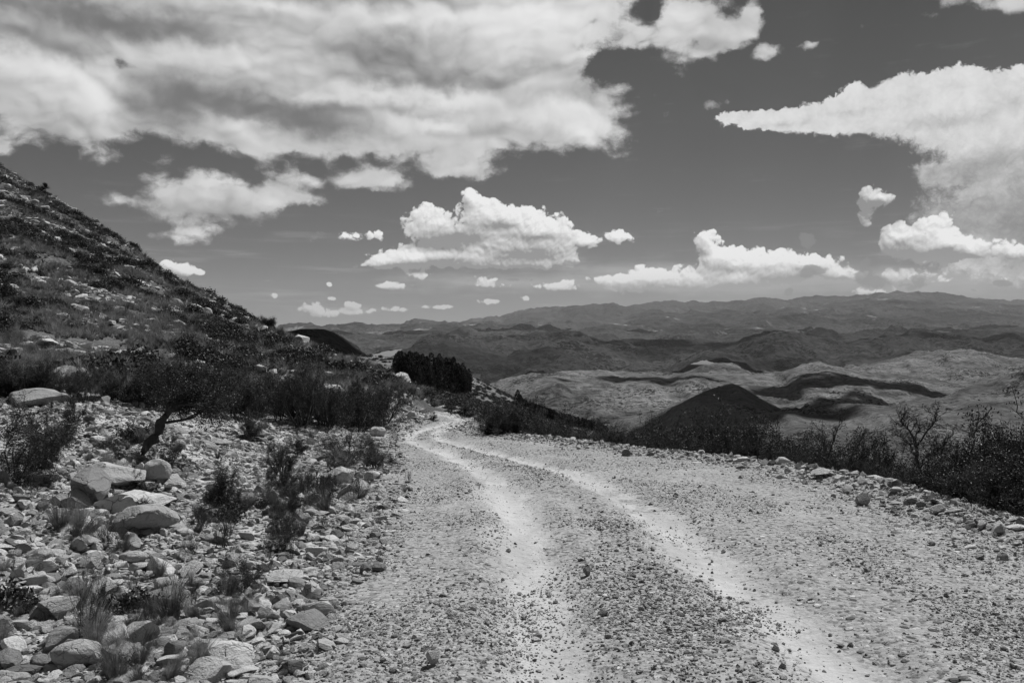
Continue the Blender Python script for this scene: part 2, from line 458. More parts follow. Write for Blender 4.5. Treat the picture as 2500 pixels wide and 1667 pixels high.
def table_z(x, y):
    yy = np.maximum(y, 3.0)
    u = np.clip(CU + F * x / (yy + np.maximum(0, 3 - y) * 0), _hu[0], _hu[-1] - 1e-3)
    ci = np.clip(np.searchsorted(_hu, u, side='right') - 1, 0, len(_hu) - 2)
    f = (u - _hu[ci]) / (_hu[ci + 1] - _hu[ci])
    r = (np.log(yy) - _ly[0]) / (_ly[1] - _ly[0])
    r = np.clip(r, 0, len(_ly) - 1.001); ri = r.astype(int); rf = r - ri
    a = _tab[ci, ri] * (1 - rf) + _tab[ci, ri + 1] * rf
    b = _tab[ci + 1, ri] * (1 - rf) + _tab[ci + 1, ri + 1] * rf
    return a * (1 - f) + b * f


def ground_parts(x, y):
    x = np.asarray(x, float); y = np.asarray(y, float)
    zr = road_z(y)
    sl = road_L(y) - x                     # > 0 : left of the road
    sr = x - road_R(y)                     # > 0 : right of the road
    zt = table_z(x, y)
    # left: blend from the road into the rubble and the hill
    wl = sstep(0.0, 2.2, sl) * sstep(53, 46, y) + sstep(46, 53, y)
    z = zr * (1 - wl) + zt * wl
    # right: the edge falls away
    drop = zr - .04 - .62 * np.maximum(sr - .25, 0) + .10 * sstep(-.5, .05, sr) * sstep(.7, .2, sr)
    far = sstep(40, 62, y)
    zr2 = np.where(sr > -.5, np.maximum(drop, zt - 400 * sstep(70, 30, y) * 0 - 0.0) * (1 - far) + zt * far, z)
    low = np.minimum(zt, zr - .5 - .2 * sr)
    zr2 = np.where(sr > 0, np.maximum(drop, low) * (1 - far) + zt * far, z + .10 * sstep(-.5, .05, sr) * (1 - far))
    return zr2, sl, sr


def ground_z(x, y, fine=True):
    z, sl, sr = ground_parts(x, y)
    off = np.maximum(sl, sr)
    offm = sstep(.2, 3, off)
    near = sstep(150, 20, y)
    n = fbm(np.asarray(x) * .35, np.asarray(y) * .35, 3, 1) * .34 * offm * (.35 + .65 * near)
    n = n + fbm(np.asarray(x) * .08, np.asarray(y) * .08, 3, 4) * sstep(22, 60, y) * sstep(.5, 8, off) * 1.1
    if fine:
        n = n + fbm(np.asarray(x) * 1.6, np.asarray(y) * 1.6, 3, 9) * (.05 * offm + .012)
        n = n + fbm(np.asarray(x) * .9, np.asarray(y) * .22, 3, 19) * .03 * (1 - offm)
    # shallow wheel ruts
    for t in (track1, track2):
        n = n + (-.060 * np.exp(-((x - t(y)) / .25) ** 2) + .022 * np.exp(-((np.abs(x - t(y)) - .48) / .13) ** 2) * (1 + 1.5 * fbm(np.asarray(x) * .3, np.asarray(y) * 1.1, 2, 87))) * (1 - offm)
    return z + n


def gz(x, y):
    return float(ground_z(np.array([x]), np.array([y]))[0])


def ray_hit(u, v, y0=3.2, y1=420):
    """where the line of sight with this bearing meets the ground"""
    ys = np.exp(np.linspace(math.log(y0), math.log(y1), 900))
    xs = (u - CU) / F * ys
    vs = CV + F * (CAMZ - ground_z(xs, ys)) / ys
    hit = np.nonzero(vs <= v)[0]
    i = hit[0] if len(hit) else len(ys) - 1
    if i > 0 and len(hit):
        f = (vs[i - 1] - v) / max(vs[i - 1] - vs[i], 1e-6)
        y = ys[i - 1] + (ys[i] - ys[i - 1]) * f
    else:
        y = ys[i]
    x = (u - CU) / F * y
    return x, y, gz(x, y)


# ------------------------------------------------------------------ materials of the land
def new_mat(name):
    m = bpy.data.materials.new(name); m.use_nodes = True
    t = m.node_tree; t.nodes.clear()
    gg = G(t)
    b = t.nodes.new('ShaderNodeBsdfPrincipled'); o = t.nodes.new('ShaderNodeOutputMaterial')
    t.links.new(b.outputs[0], o.inputs[0])
    b.inputs['Roughness'].default_value = .9
    b.inputs['Specular IOR Level'].default_value = .15
    return m, gg, b


def grey(gg, v, sock):
    c = gg.comb(v, v, v); gg.t.links.new(c.s, sock)


def bump(gg, b, h, strength=1.0, dist=.02):
    n = gg.n.new('ShaderNodeBump'); n.inputs['Strength'].default_value = strength
    n.inputs['Distance'].default_value = dist
    gg.put(n.inputs['Height'], h); gg.t.links.new(n.outputs[0], b.inputs['Normal'])


def mat_road():
    m, q, b = new_mat('gravel_road_surface')
    p = q.pos()
    tr = q.attr('track')
    big = q.noise(p, .55, 4, .6)
    st = q.noise(q.vec('MULTIPLY', p, (1.0, .35, 1.0)), 2.2, 5, .65)
    grit = q.voro(p, 34, out='Color'); gr = q.sep(grit)[0]
    cell = q.voro(p, 34)
    grit2 = q.sep(q.voro(p, 13, out='Color'))[1]; cell2 = q.voro(p, 13)
    fine = q.noise(p, 70, 3, .7)
    # loose: share of the surface that is loose gravel rather than packed dust
    brk = q.noise(q.vec('MULTIPLY', p, (1.0, .5, 1.0)), 3.5, 4, .7)
    tr = tr * q.map(brk, .28, .60, .30, 1.0)
    loose = q.map(big * 1.1 + st * 1.1 - tr * .70, .62, 1.12)
    stone = q.map(gr, .45 , .55) * loose
    stone2 = q.map(grit2, .72, .80) * q.map(cell2, .42, .30) * loose
    base = q.mix(loose, q.mix(q.map(st, .35, .65), .33, .42), .28) + (fine - .5) * .16
    val = base + stone * (gr - .80) * .55
    val = val + stone2 * (q.sep(q.voro(p, 13, out='Color'))[2] - .62) * .5
    dark = q.map(q.noise(p, 17, 3, .6), .55, .64) * q.map(tr, .9, .2)
    val = val - dark * .14
    grey(q, q.math('MAXIMUM', val, .07), b.inputs['Base Color'])
    h = (1.0 - cell) * stone * .012 + (1.0 - cell2) * stone2 * .03 + fine * .006 * loose + q.noise(p, 9, 4, .6) * .03
    bump(q, b, h, 1.0, 1.0)
    return m


def mat_rubble():
    """bare bank soil full of broken stone"""
    m, q, b = new_mat('stony_rubble_soil')
    p = q.pos()
    pw = q.vec('MULTIPLY_ADD', q.noise(p, 6, 2, .5, color=True), (.08, .08, .08), p)
    c1 = q.voro(pw, 9, out='Color'); d1 = q.voro(pw, 9)
    c2 = q.voro(pw, 24, out='Color'); d2 = q.voro(pw, 24)
    big = q.noise(p, .5, 4, .6)
    fine = q.noise(p, 60, 3, .7)
    r1, g1, b1 = q.sep(c1); r2, g2, b2 = q.sep(c2)
    s1 = q.map(d1, .62, .40) * q.map(g1, .35, .45)
    v = q.mix(q.map(big, .38, .60), .17, .38) + (fine - .5) * .10
    v = v + (r2 - .5) * .20
    v = q.mix(s1, v, .22 + r1 * .24)
    gap = q.map(d1, .5, .8) * q.map(d2, .4, .7)
    v = v - gap * .12
    grey(q, q.math('MAXIMUM', v, .05), b.inputs['Base Color'])
    h = s1 * (.05 + b1 * .03) - d2 * .016 + fine * .004
    bump(q, b, h, 1.0, 1.0)
    return m


def mat_hillside(name='scrubby_hillside_soil', lift=0.0):
    m, q, b = new_mat(name)
    p = q.pos()
    n1 = q.noise(p, .22, 5, .6); n2 = q.noise(p, 2.2, 5, .65); n3 = q.noise(p, 14, 4, .7)
    v = .06 + lift + q.map(n1 + n2 * .7, .75, 1.05) * .09 + (n3 - .5) * .12
    st = q.voro(p, 1.3, out='Color'); sd = q.voro(p, 1.3)
    rr, g_, bb = q.sep(st)
    v = q.mix(q.map(sd, .42, .30) * q.map(rr, .80, .86), v, .20 + bb * .14)
    grey(q, q.math('MAXIMUM', v, .02), b.inputs['Base Color'])
    bump(q, b, n2 * .25 + n3 * .06, 1.0, 1.0)
    return m


M_ROAD = mat_road(); M_RUBBLE = mat_rubble(); M_HILLSIDE = mat_hillside(); M_SPUR = mat_hillside('dry_spur_slope', .02)


# ------------------------------------------------------------------ near ground mesh, cut into road, rubble bank and hillside
def build_near():
    rows, cols = 640, 560
    yy = .5 * (506 / .5) ** np.linspace(0, 1, rows) - 6.0
    s = np.linspace(-1, 1, cols); tt = (s * .45 + s ** 3 * .55) * 1.0
    Y = np.repeat(yy[:, None], cols, 1); X = tt[None, :] * (Y + 6.5)
    Z = ground_z(X, Y)
    zz, sl, sr = ground_parts(X, Y)
    edge_n = fbm(X * .8, Y * .8, 3, 31) * .35
    inside = np.maximum(sl, sr) + edge_n
    tr = np.maximum(np.exp(-((X - track1(Y)) / .27) ** 2), np.exp(-((X - track2(Y)) / .27) ** 2)) * sstep(60, 45, Y)
    tr = tr * (1 + .25 * fbm(X * .7, Y * .3, 2, 44)) * sstep(.6, 0, np.maximum(sl, sr))
    vid = np.arange(rows * cols).reshape(rows, cols)
    quads = np.stack([vid[:-1, :-1], vid[:-1, 1:], vid[1:, 1:], vid[1:, :-1]], -1).reshape(-1, 4)
    def mid(A): return ((A[:-1, :-1] + A[1:, 1:]) / 2).ravel()
    ins, ym, slm, srm, zm, xm = mid(inside), mid(Y), mid(sl), mid(sr), mid(Z), mid(X)
    is_road = (ins < .1) & (ym < 44.5)
    foot = np.interp(CU + F * xm / np.maximum(ym, 1), [-300, 0, 300, 450, 650, 880, 940, 1000], [13, 16.5, 18, 20.5, 27, 30, 36, 41])
    foot = foot + 2.5 * fbm(xm * .25, ym * .25, 3, 71)
    is_hill = (~is_road) & (((slm > 0) & ((ym > foot) | (slm > 17))) | (srm > 1.2) | (ym > 58))
    is_spur = is_hill & (ym > np.where(xm / np.maximum(ym, 1) < -.10, 128, 52))
    is_hill = is_hill & ~is_spur
    for nm, msk, mt in (('road', is_road, M_ROAD), ('hillside', is_hill, M_HILLSIDE), ('spur_hill', is_spur, M_SPUR), ('ground', ~(is_road | is_hill | is_spur), M_RUBBLE)):
        qd = quads[msk]; used, inv = np.unique(qd, return_inverse=True)
        vs = np.stack([X.ravel()[used], Y.ravel()[used], Z.ravel()[used]], -1)
        o = mesh_np(nm, vs, inv.reshape(-1, 4), mt)
        put_attr(o.data, 'track', np.clip(tr.ravel()[used], 0, 1.2))
        tag(o, kind='structure')


build_near()


# ------------------------------------------------------------------ distant hills: each ridge is a body with a crest, a front slope cut by gullies, and a back
def mat_far(name, lo, hi, bush, bush_amt, scale=1.0, lines=0.0, fields=0.0):
    m, q, b = new_mat(name)
    p = q.pos()
    ps = q.vec('MULTIPLY', p, (scale, scale, scale * 1.5))
    n1 = q.noise(ps, .004, 6, .62)
    n2 = q.noise(ps, .05, 5, .65)
    v = q.mix(q.map(n1, .36, .64), lo, hi) + (n2 - .5) * (hi - lo) * 2.8
    if lines:
        w = q.noise(q.vec('MULTIPLY', q.vec('MULTIPLY_ADD', q.noise(ps, .006, 3, .5, color=True), (120, 120, 60), p), (.004, .004, .09)), 1.0 * scale, 4, .7)
        v = v + (w - .5) * lines
    stk = q.noise(q.vec('MULTIPLY', q.vec('MULTIPLY_ADD', q.noise(ps, .01, 3, .5, color=True), (60, 60, 0), ps), (.035, .007, .01)), 1.0, 5, .65)
    v = v * (.72 + stk * .56)
    sp = q.map(q.noise(ps, .16, 3, .6) + (q.noise(ps, .008, 4, .6) - .5) * 1.1, .60 - bush_amt, .66 - bush_amt)
    v = q.mix(sp * .9, v, bush)
    if fields:
        fl = q.map(q.noise(q.vec('MULTIPLY', p, (.0022, .0007, .002)), 1.0, 5, .7), .56, .66) * q.map(q.noise(p, .0006, 2), .45, .55)
        v = q.mix(fl, v, fields)
    grey(q, q.math('MAXIMUM', v, .015), b.inputs['Base Color'])
    b.inputs['Specular IOR Level'].default_value = 0
    h = n2 * 9 / scale + q.noise(ps, .16, 3, .6) * 3.5 / scale + q.noise(q.vec('MULTIPLY', ps, (1.0, .5, 1.0)), .02, 6, .65, ntype='RIDGED_MULTIFRACTAL') * 5.5 / scale
    bump(q, b, h, .8, 1.0)
    return m


def ridge(name, Yc, crest, foot_v, Yf, mat, amp, gul, seed, rows=70, cols=420, back=None, pw=1.15, umin=None, umax=None, jag=0.0, jags=1.0):
    """crest: list of (u, v) of the skyline at distance Yc; the front slope comes down to foot_v at distance Yf"""
    us = np.linspace(umin if umin is not None else crest[0][0], umax if umax is not None else crest[-1][0], cols)
    cu = [c[0] for c in crest]; cvv = [c[1] for c in crest]
    vc = np.interp(us, cu, cvv)
    k = np.hanning(9)[1:-1]; k /= k.sum()
    vc = np.convolve(np.pad(vc, 3, mode='edge'), k, mode='valid')
    xa = (us - CU) / F * Yc
    yc = Yc * (1 + .10 * fbm(us * .006, us * 0 + seed, 3, seed))
    zc = CAMZ - (vc - CV) / F * yc
    if jag:
        zc = zc + jag * ridged(xa * jags, xa * 0 + seed, 4, seed)
    zf = CAMZ - (foot_v - CV) / F * Yf
    t = np.linspace(0, 1, rows)                       # 0 crest .. 1 foot
    tb = np.linspace(0, 1, 14)[1:][::-1]
    T = np.concatenate([-tb, t])
    YB = yc * 1.0 + (back or (Yc * .25)) * 0
    Yg = np.where(T[:, None] >= 0, yc[None, :] + (Yf - yc[None, :]) * T[:, None], yc[None, :] - T[:, None] * (back or Yc * .25))
    tan_u = (us - CU) / F
    Xg = tan_u[None, :] * (Yg * .6 + yc[None, :] * .4)
    H = np.maximum(zc - zf, 1)[None, :]
    prof = np.where(T[:, None] >= 0, 1 - np.abs(T[:, None]) ** pw, 1 - np.abs(T[:, None]) ** 1.6)
    Zg = zf + H * prof
    w = np.clip(np.abs(T[:, None]) * 4, 0, 1)
    gx = Xg / gul; gy = Yg / gul
    wx = fbm(gx * .5, gy * .5, 3, seed + 3) * .8
    rd = ridged(gx + wx, gy * .45 + wx, 5, seed + 5, .5)
    Zg = Zg + w * amp * .20 * (ridged(gx * 3.1 + wx * 2, gy * 1.7 + wx, 4, seed + 15, .6) - .6)
    Zg = Zg + w * amp * (rd - .6) + w * amp * .8 * fbm(gx * .4, gy * .4, 3, seed + 8)
    n, c = Zg.shape
    vid = np.arange(n * c).reshape(n, c)
    quads = np.stack([vid[:-1, :-1], vid[1:, :-1], vid[1:, 1:], vid[:-1, 1:]], -1).reshape(-1, 4)
    o = mesh_np(name, np.stack([Xg, Yg, Zg], -1).reshape(-1, 3), quads, mat)
    tag(o, kind='structure')
    return o


M_DOME = mat_far('shade_toned_scrub_hill', .04, .07, .015, .08, 3)  # scrub kept extra dark: the dome's cloud shadow is partly in this colour
M_MID = mat_far('dry_grass_hill', .07, .185, .022, .035, .8, lines=.18)
M_MIDR = mat_far('dry_grass_flank', .07, .15, .022, .03, 1.8, lines=.10)
M_DARK = mat_far('dark_far_ground', .022, .062, .012, .03, .38, lines=.04)  # low albedo with darker speckle, for the dark hill band and valley floor
M_PLAIN = mat_far('distant_farmland', .03, .075, .018, .03, .22, fields=.26)
M_FAR = mat_far('far_mountain', .03, .075, .02, .02, .14)

ridge('dome_hill', 520, [(520, 800), (600, 776), (645, 766), (700, 757), (735, 757), (765, 766), (800, 790), (838, 822), (900, 870), (980, 930), (1100, 1000)], 930, 380, M_DOME, 3, 45, 3, rows=50, cols=200, back=160, pw=1.5)
ridge('flank_hill', 760, [(1650, 1040), (1740, 990), (1800, 978), (1900, 962), (2000, 955), (2080, 948), (2180, 912), (2260, 884), (2352, 860), (2600, 820), (2900, 800)], 1300, 380, M_MIDR, 9, 110, 11, rows=110, cols=420, back=260, pw=.95)
ridge('peaked_hill', 980, [(1150, 1100), (1300, 1030), (1400, 990), (1480, 968), (1560, 935), (1630, 908), (1672, 894), (1690, 892), (1710, 900), (1760, 930), (1830, 962), (1900, 985), (2000, 1010), (2200, 1060)], 1300, 600, M_MIDR, 9, 120, 14, rows=90, cols=340, back=300, pw=1.0)
ridge('grassy_hill', 2100, [(1060, 935), (1120, 905), (1180, 886), (1250, 868), (1330, 860), (1400, 857), (1500, 858), (1600, 857), (1700, 864), (1790, 855), (1850, 844), (1900, 841), (1960, 850), (2040, 862), (2150, 878), (2250, 880), (2352, 862), (2700, 840)], 1120, 1150, M_MID, 20, 260, 21, rows=170, cols=620, back=500, pw=.9)
ridge('rocky_hill', 3000, [(1500, 868), (1590, 852), (1620, 845), (1660, 843), (1700, 852), (1760, 866), (1850, 862), (1960, 850), (2040, 832), (2120, 814), (2200, 806), (2260, 808), (2320, 822), (2400, 840), (2600, 850)], 960, 2300, M_MID, 26, 240, 27, rows=80, cols=360, back=500)
ridge('dark_hill', 5200, [(900, 850), (960, 812), (990, 795), (1040, 786), (1082, 801), (1140, 797), (1194, 792), (1239, 781), (1295, 774), (1334, 786), (1362, 795), (1446, 802), (1558, 798), (1614, 798), (1656, 801), (1726, 784), (1774, 776), (1875, 788), (1959, 785), (2043, 780), (2155, 785), (2352, 785), (2700, 780)], 905, 3100, M_DARK, 75, 600, 33, rows=150, cols=640, back=1200, jag=6, jags=.004)
ridge('plateau_hill', 8000, [(700, 778), (850, 776), (960, 775), (1060, 769), (1200, 766), (1400, 768), (1483, 773), (1540, 766), (1595, 760), (1679, 757), (1763, 760), (1875, 773), (2000, 776), (2352, 768), (2700, 770)], 822, 5600, M_PLAIN, 60, 700, 41, rows=90, cols=420, back=2600, jag=8, jags=.003)
ridge('mountain_foothill', 12500, [(700, 772), (900, 770), (1035, 762), (1160, 756), (1276, 749), (1399, 743), (1472, 733), (1505, 724), (1539, 730), (1595, 729), (1679, 718), (1763, 721), (1847, 709), (1959, 709), (2043, 698), (2155, 701), (2352, 707), (2700, 710)], 779, 8600, M_PLAIN, 110, 1100, 47, rows=110, cols=560, back=3000, jag=26, jags=.0022, pw=.62)
ridge('low_mountain', 16000, [(600, 768), (700, 766), (758, 763), (783, 759), (817, 763), (839, 760), (867, 762), (887, 755), (918, 753), (951, 753), (979, 749), (999, 750), (1041, 746), (1083, 749), (1150, 756), (1300, 762)], 790, 13500, M_FAR, 70, 1200, 51, rows=40, cols=260, back=1500, jag=10, jags=.003)
ridge('mountain', 17500, [(980, 768), (1035, 757), (1085, 747), (1147, 738), (1208, 722), (1250, 716), (1304, 708), (1393, 705), (1430, 711), (1472, 704), (1528, 697), (1595, 699), (1651, 699), (1690, 696), (1752, 690), (1808, 694), (1886, 683), (1931, 685), (2043, 675), (2127, 675), (2172, 679), (2239, 691), (2352, 694), (2700, 705)], 782, 13500, M_FAR, 110, 1300, 57, rows=80, cols=640, back=1500, jag=34, jags=.0024, pw=.8)

# the valley floor under and beyond all the hills
_b = 60
_vx = np.linspace(-19000, 19000, _b); _vy = np.linspace(-2500, 19500, _b)
_VX, _VY = np.meshgrid(_vx, _vy)
_vid = np.arange(_b * _b).reshape(_b, _b)
o = mesh_np('valley_ground', np.stack([_VX, _VY, -520 + 30 * fbm(_VX / 3000, _VY / 3000, 3, 3) + 0 * _VX], -1).reshape(-1, 3),
            np.stack([_vid[:-1, :-1], _vid[:-1, 1:], _vid[1:, 1:], _vid[1:, :-1]], -1).reshape(-1, 4), M_DARK)
tag(o, kind='structure')

# ------------------------------------------------------------------ haze
hz = bpy.data.materials.new('haze_air'); hz.use_nodes = True
ht = hz.node_tree; ht.nodes.clear()
hv = ht.nodes.new('ShaderNodeVolumePrincipled'); ho = ht.nodes.new('ShaderNodeOutputMaterial')
HAZE_DENSITY = 1.7e-5
hv.inputs['Color'].default_value = (.8, .8, .8, 1)
hv.inputs['Density'].default_value = HAZE_DENSITY
hv.inputs['Anisotropy'].default_value = .2
ht.links.new(hv.outputs[0], ho.inputs['Volume'])
bm = bmesh.new(); bmesh.ops.create_cube(bm, size=1.0)
for v_ in bm.verts:
    v_.co = Vector((v_.co.x * 38600, 8500 + v_.co.y * 22400, (-560 if v_.co.z < 0 else 1350)))
me = bpy.data.meshes.new('haze'); bm.to_mesh(me); bm.free(); me.materials.append(hz)
haze = bpy.data.objects.new('haze', me); COL.objects.link(haze)
tag(haze, kind='stuff')


# ------------------------------------------------------------------ real clouds overhead (above the view) that throw the shadows lying on the hills
def mat_cloud():
    """dense in the middle, thinning to vapour at its rim"""
    m, q, b = new_mat('cloud_white')
    n = q.noise(q.tex('Object'), .012, 6, .65)
    grey(q, .75 + (n - .5) * .1, b.inputs['Base Color'])
    lw = m.node_tree.nodes.new('ShaderNodeLayerWeight'); lw.inputs[0].default_value = .5
    dens = q.map((1.0 - S(q, lw.outputs['Facing'])) + (n - .5) * .9, .12, .62)
    tr = m.node_tree.nodes.new('ShaderNodeBsdfTransparent'); mx = m.node_tree.nodes.new('ShaderNodeMixShader')
    L = m.node_tree.links.new
    L(dens.s, mx.inputs[0]); L(tr.outputs[0], mx.inputs[1]); L(b.outputs[0], mx.inputs[2])
    L(mx.outputs[0], next(n_ for n_ in m.node_tree.nodes if n_.type == 'OUTPUT_MATERIAL').inputs[0])
    return m


M_CLOUD = mat_cloud()


def cloud(u, v, Y, rx, ry, h=1900, seed=0, rot=0.0):
    """a flat-bottomed heap cloud whose shadow falls on the hill point seen at (u, v) at distance Y"""
    x = (u - CU) / F * Y; z = CAMZ - (v - CV) / F * Y
    t = (h - z) / SUN_DIR.z
    c = Vector((x, Y, z)) + SUN_DIR * t
    r = np.random.default_rng(seed + 900); V, Fc, n0 = [], [], 0
    bm = bmesh.new(); bmesh.ops.create_icosphere(bm, subdivisions=3, radius=1.0)
    B_ = np.array([w.co[:] for w in bm.verts]); T_ = np.array([[w.index for w in f.verts] for f in bm.faces]); bm.free()
    for k in range(34):
        a = r.uniform(0, 2 * pi); q = r.random() ** .6
        size = min(rx, ry) * r.uniform(.18, .52) * (1.15 - .6 * q)
        P_ = B_ * (1 + .5 * fbm(B_[:, 0] * 1.8 + k * 3.3, B_[:, 1] * 1.8 + B_[:, 2] + seed, 4, k, .6))[:, None]
        P_ = P_ * size * np.array([r.uniform(1.0, 1.9), 1.0, .7]) + np.array([cos(a) * q * rx, sin(a) * q * ry, 0])
        P_[:, 2] = np.maximum(P_[:, 2], -20)
        V.append(P_); Fc.append(T_ + n0); n0 += len(P_)
    me = mesh_np('cloud', np.concatenate(V), np.concatenate(Fc), M_CLOUD, link=False)
    for p in me.polygons: p.use_smooth = True
    o = bpy.data.objects.new('cloud', me); COL.objects.link(o)
    o.location = c; o.rotation_euler = (0, 0, rot)
    tag(o, kind='structure')


CLOUDS = [(700, 772, 500, 60, 70, 0), (1700, 925, 900, 84, 78, 0), (1500, 975, 800, 60, 26, 0), (1800, 975, 950, 110, 60, 0),
          (1480, 860, 2000, 150, 45, 0), (1860, 868, 1850, 170, 60, .2), (2030, 880, 1800, 160, 45, 0), (1960, 905, 1600, 130, 55, 0),
          (2210, 895, 1500, 190, 60, .3), (1860, 910, 1500, 60, 40, 0), (1900, 950, 1250, 130, 50, 0),
          (1060, 805, 4800, 300, 180, 0), (1900, 800, 4700, 900, 260, 0), (1500, 812, 4700, 420, 120, .2)]
for i, (u, v, Y, rx, ry, rt) in enumerate(CLOUDS):
    cloud(u, v, Y, rx * 1.3, ry * 1.45, seed=i, rot=rt, h=4200 if Y > 3000 else 1900)


# ------------------------------------------------------------------ stones
def mat_rock(name, lo, hi, sc=1.0, stain=.5):
    m, q, b = new_mat(name)
    p = q.tex('Object'); r = q.rnd()
    pp = q.vec('ADD', p, q.comb(r * 37.0, r * 91.0, r * 13.0))
    n1 = q.noise(pp, 2.2 * sc, 5, .62); n2 = q.noise(pp, 14 * sc, 5, .7)
    v = q.mix(q.math('FRACT', r * 7.31), lo, hi)
    v = v * (.80 + n1 * .42) + (n2 - .5) * .20 * v
    crk = q.voro(q.vec('MULTIPLY_ADD', q.noise(pp, 3, 3, .6, color=True), (.35, .35, .35), q.vec('MULTIPLY', pp, (1.0, 1.0, 2.2))), 2.1 * sc, 'DISTANCE_TO_EDGE')
    crack = q.map(crk, .035, .0) * q.map(q.noise(pp, 1.3, 2), .42, .56)
    bands = q.noise(q.vec('MULTIPLY', pp, (1.2, 1.2, 14.0)), 1.0, 4, .6)
    v = v * (.78 + bands * .44) * (1.0 - crack * .55)
    lich = q.map(n1 + (n2 - .5) * .6, .57, .66)
    v = v * (1.0 - lich * stain * .5)
    grey(q, q.math('MAXIMUM', v, .03), b.inputs['Base Color'])
    bump(q, b, n2 * .06 + bands * .05 - crack * .05 + n1 * .10 + q.noise(pp, 50 * sc, 3, .7) * .012, .55, 1.0)
    return m


M_ROCK = mat_rock('weathered_sandstone', .18, .46)
M_PALE = mat_rock('pale_limestone', .34, .54)
M_PEB = mat_rock('gravel_stone', .11, .56, .6, .3)
M_PEBROAD = mat_rock('road_gravel_stone', .15, .52, .6, .1)


def rock_mesh(kind, seed, sub=4, mat=None):
    r = np.random.default_rng(seed)
    bm = bmesh.new(); bmesh.ops.create_icosphere(bm, subdivisions=sub, radius=1.0)
    P_ = np.array([w.co[:] for w in bm.verts])
    if kind == 'round':
        dims = np.array([1.0, r.uniform(.65, .85), r.uniform(.45, .6)]); cuts = 7; off = (.70, .95); na = .09
    elif kind == 'slab':
        dims = np.array([1.0, r.uniform(.6, .9), r.uniform(.22, .34)]); cuts = 13; off = (.50, .80); na = .12
    else:
        dims = np.array([1.0, r.uniform(.6, .9), r.uniform(.5, .75)]); cuts = 15; off = (.36, .70); na = .05
    for i in range(cuts):
        n = r.normal(size=3); n /= np.linalg.norm(n)
        d = r.uniform(*off); k = P_ @ n
        P_ = P_ - np.where(k > d, (k - d), 0)[:, None] * n
    s = seed * 1.7
    nn = fbm(P_[:, 0] * 1.4 + s, P_[:, 1] * 1.4 + P_[:, 2] * 1.1, 5 if sub > 2 else 2, seed % 40, .55)
    P_ = P_ * (1 + na * nn)[:, None]
    if kind == 'slab' and sub > 2:      # bedding ledges
        P_[:, 2] += .05 * np.round(nn * 3) / 3
    P_ = P_ * dims
    P_[:, 2] += dims[2] * .45
    P_ /= max(P_[:, 0].max() - P_[:, 0].min(), 1e-3)        # 1 m long
    for w, p in zip(bm.verts, P_): w.co = p
    me = bpy.data.meshes.new(kind + '_stone'); bm.to_mesh(me); bm.free()
    for p in me.polygons: p.use_smooth = sub > 1
    if sub > 1:
        me.set_sharp_from_angle(angle=radians(28))
    me.materials.append(mat or M_ROCK)
    return me


HERO = {k: [rock_mesh(k, 10 * i + j, 4) for i in range(1, n + 1)] for j, (k, n) in enumerate((('round', 4), ('slab', 5), ('angular', 7)))}


# ---- geometry-nodes scatter for the uncountable small things
def scatter(name, protos, pts, rot, scl, idx, kind='stuff'):
    if len(pts) == 0: return
    pc = bpy.data.collections.new(name + '_source')
    for i, me in enumerate(protos):
        ob = bpy.data.objects.new(name + '_piece', me); pc.objects.link(ob)
    me = bpy.data.meshes.new(name)
    me.vertices.add(len(pts)); me.vertices.foreach_set('co', np.asarray(pts, np.float32).ravel())
    for nm, arr in (('rot', rot), ('scl', scl)):
        a = me.attributes.new(nm, 'FLOAT_VECTOR', 'POINT'); a.data.foreach_set('vector', np.asarray(arr, np.float32).ravel())
    a = me.attributes.new('idx', 'INT', 'POINT'); a.data.foreach_set('value', np.asarray(idx, np.int32))
    o = bpy.data.objects.new(name, me); COL.objects.link(o)
    t = bpy.data.node_groups.new(name, 'GeometryNodeTree')
    t.interface.new_socket('Geometry', in_out='INPUT', socket_type='NodeSocketGeometry')
    t.interface.new_socket('Geometry', in_out='OUTPUT', socket_type='NodeSocketGeometry')
    gi = t.nodes.new('NodeGroupInput'); go = t.nodes.new('NodeGroupOutput')
    mp = t.nodes.new('GeometryNodeMeshToPoints'); ip = t.nodes.new('GeometryNodeInstanceOnPoints')
    ci = t.nodes.new('GeometryNodeCollectionInfo'); ci.inputs['Collection'].default_value = pc
    ci.inputs['Separate Children'].default_value = True; ci.inputs['Reset Children'].default_value = True
    def at(nm, ty):
        n = t.nodes.new('GeometryNodeInputNamedAttribute'); n.data_type = ty; n.inputs['Name'].default_value = nm
        return n.outputs['Attribute']
    er = t.nodes.new('FunctionNodeEulerToRotation')
    L = t.links.new
    L(at('rot', 'FLOAT_VECTOR'), er.inputs[0])
    L(gi.outputs[0], mp.inputs[0]); L(mp.outputs[0], ip.inputs['Points'])
    L(ci.outputs[0], ip.inputs['Instance']); ip.inputs['Pick Instance'].default_value = True
    L(at('idx', 'INT'), ip.inputs['Instance Index'])
    L(er.outputs[0], ip.inputs['Rotation']); L(at('scl', 'FLOAT_VECTOR'), ip.inputs['Scale'])
    L(ip.outputs[0], go.inputs[0])
    md = o.modifiers.new('scatter', 'NODES'); md.node_group = t
    tag(o, kind=kind)
    return o


def sample_view(n, u0, u1, y0, y1, power, rng):
    """positions between two distances, thinning with distance"""
    a = 1 - power
    q = rng.random(n)
    y = (y0 ** a + q * (y1 ** a - y0 ** a)) ** (1 / a) if abs(a) > 1e-6 else y0 * (y1 / y0) ** q
    x = (rng.uniform(u0, u1, n) - CU) / F * y
    return x, y


def small_protos(kinds, n, mat, sub=2):
    return [rock_mesh(kinds[i % len(kinds)], 300 + i * 7, sub, mat) for i in range(n)]


PEB = small_protos(('angular', 'slab', 'angular', 'round', 'angular'), 10, M_PEB)
PEBR = small_protos(('angular', 'angular', 'slab', 'round'), 10, M_PEBROAD, 1)


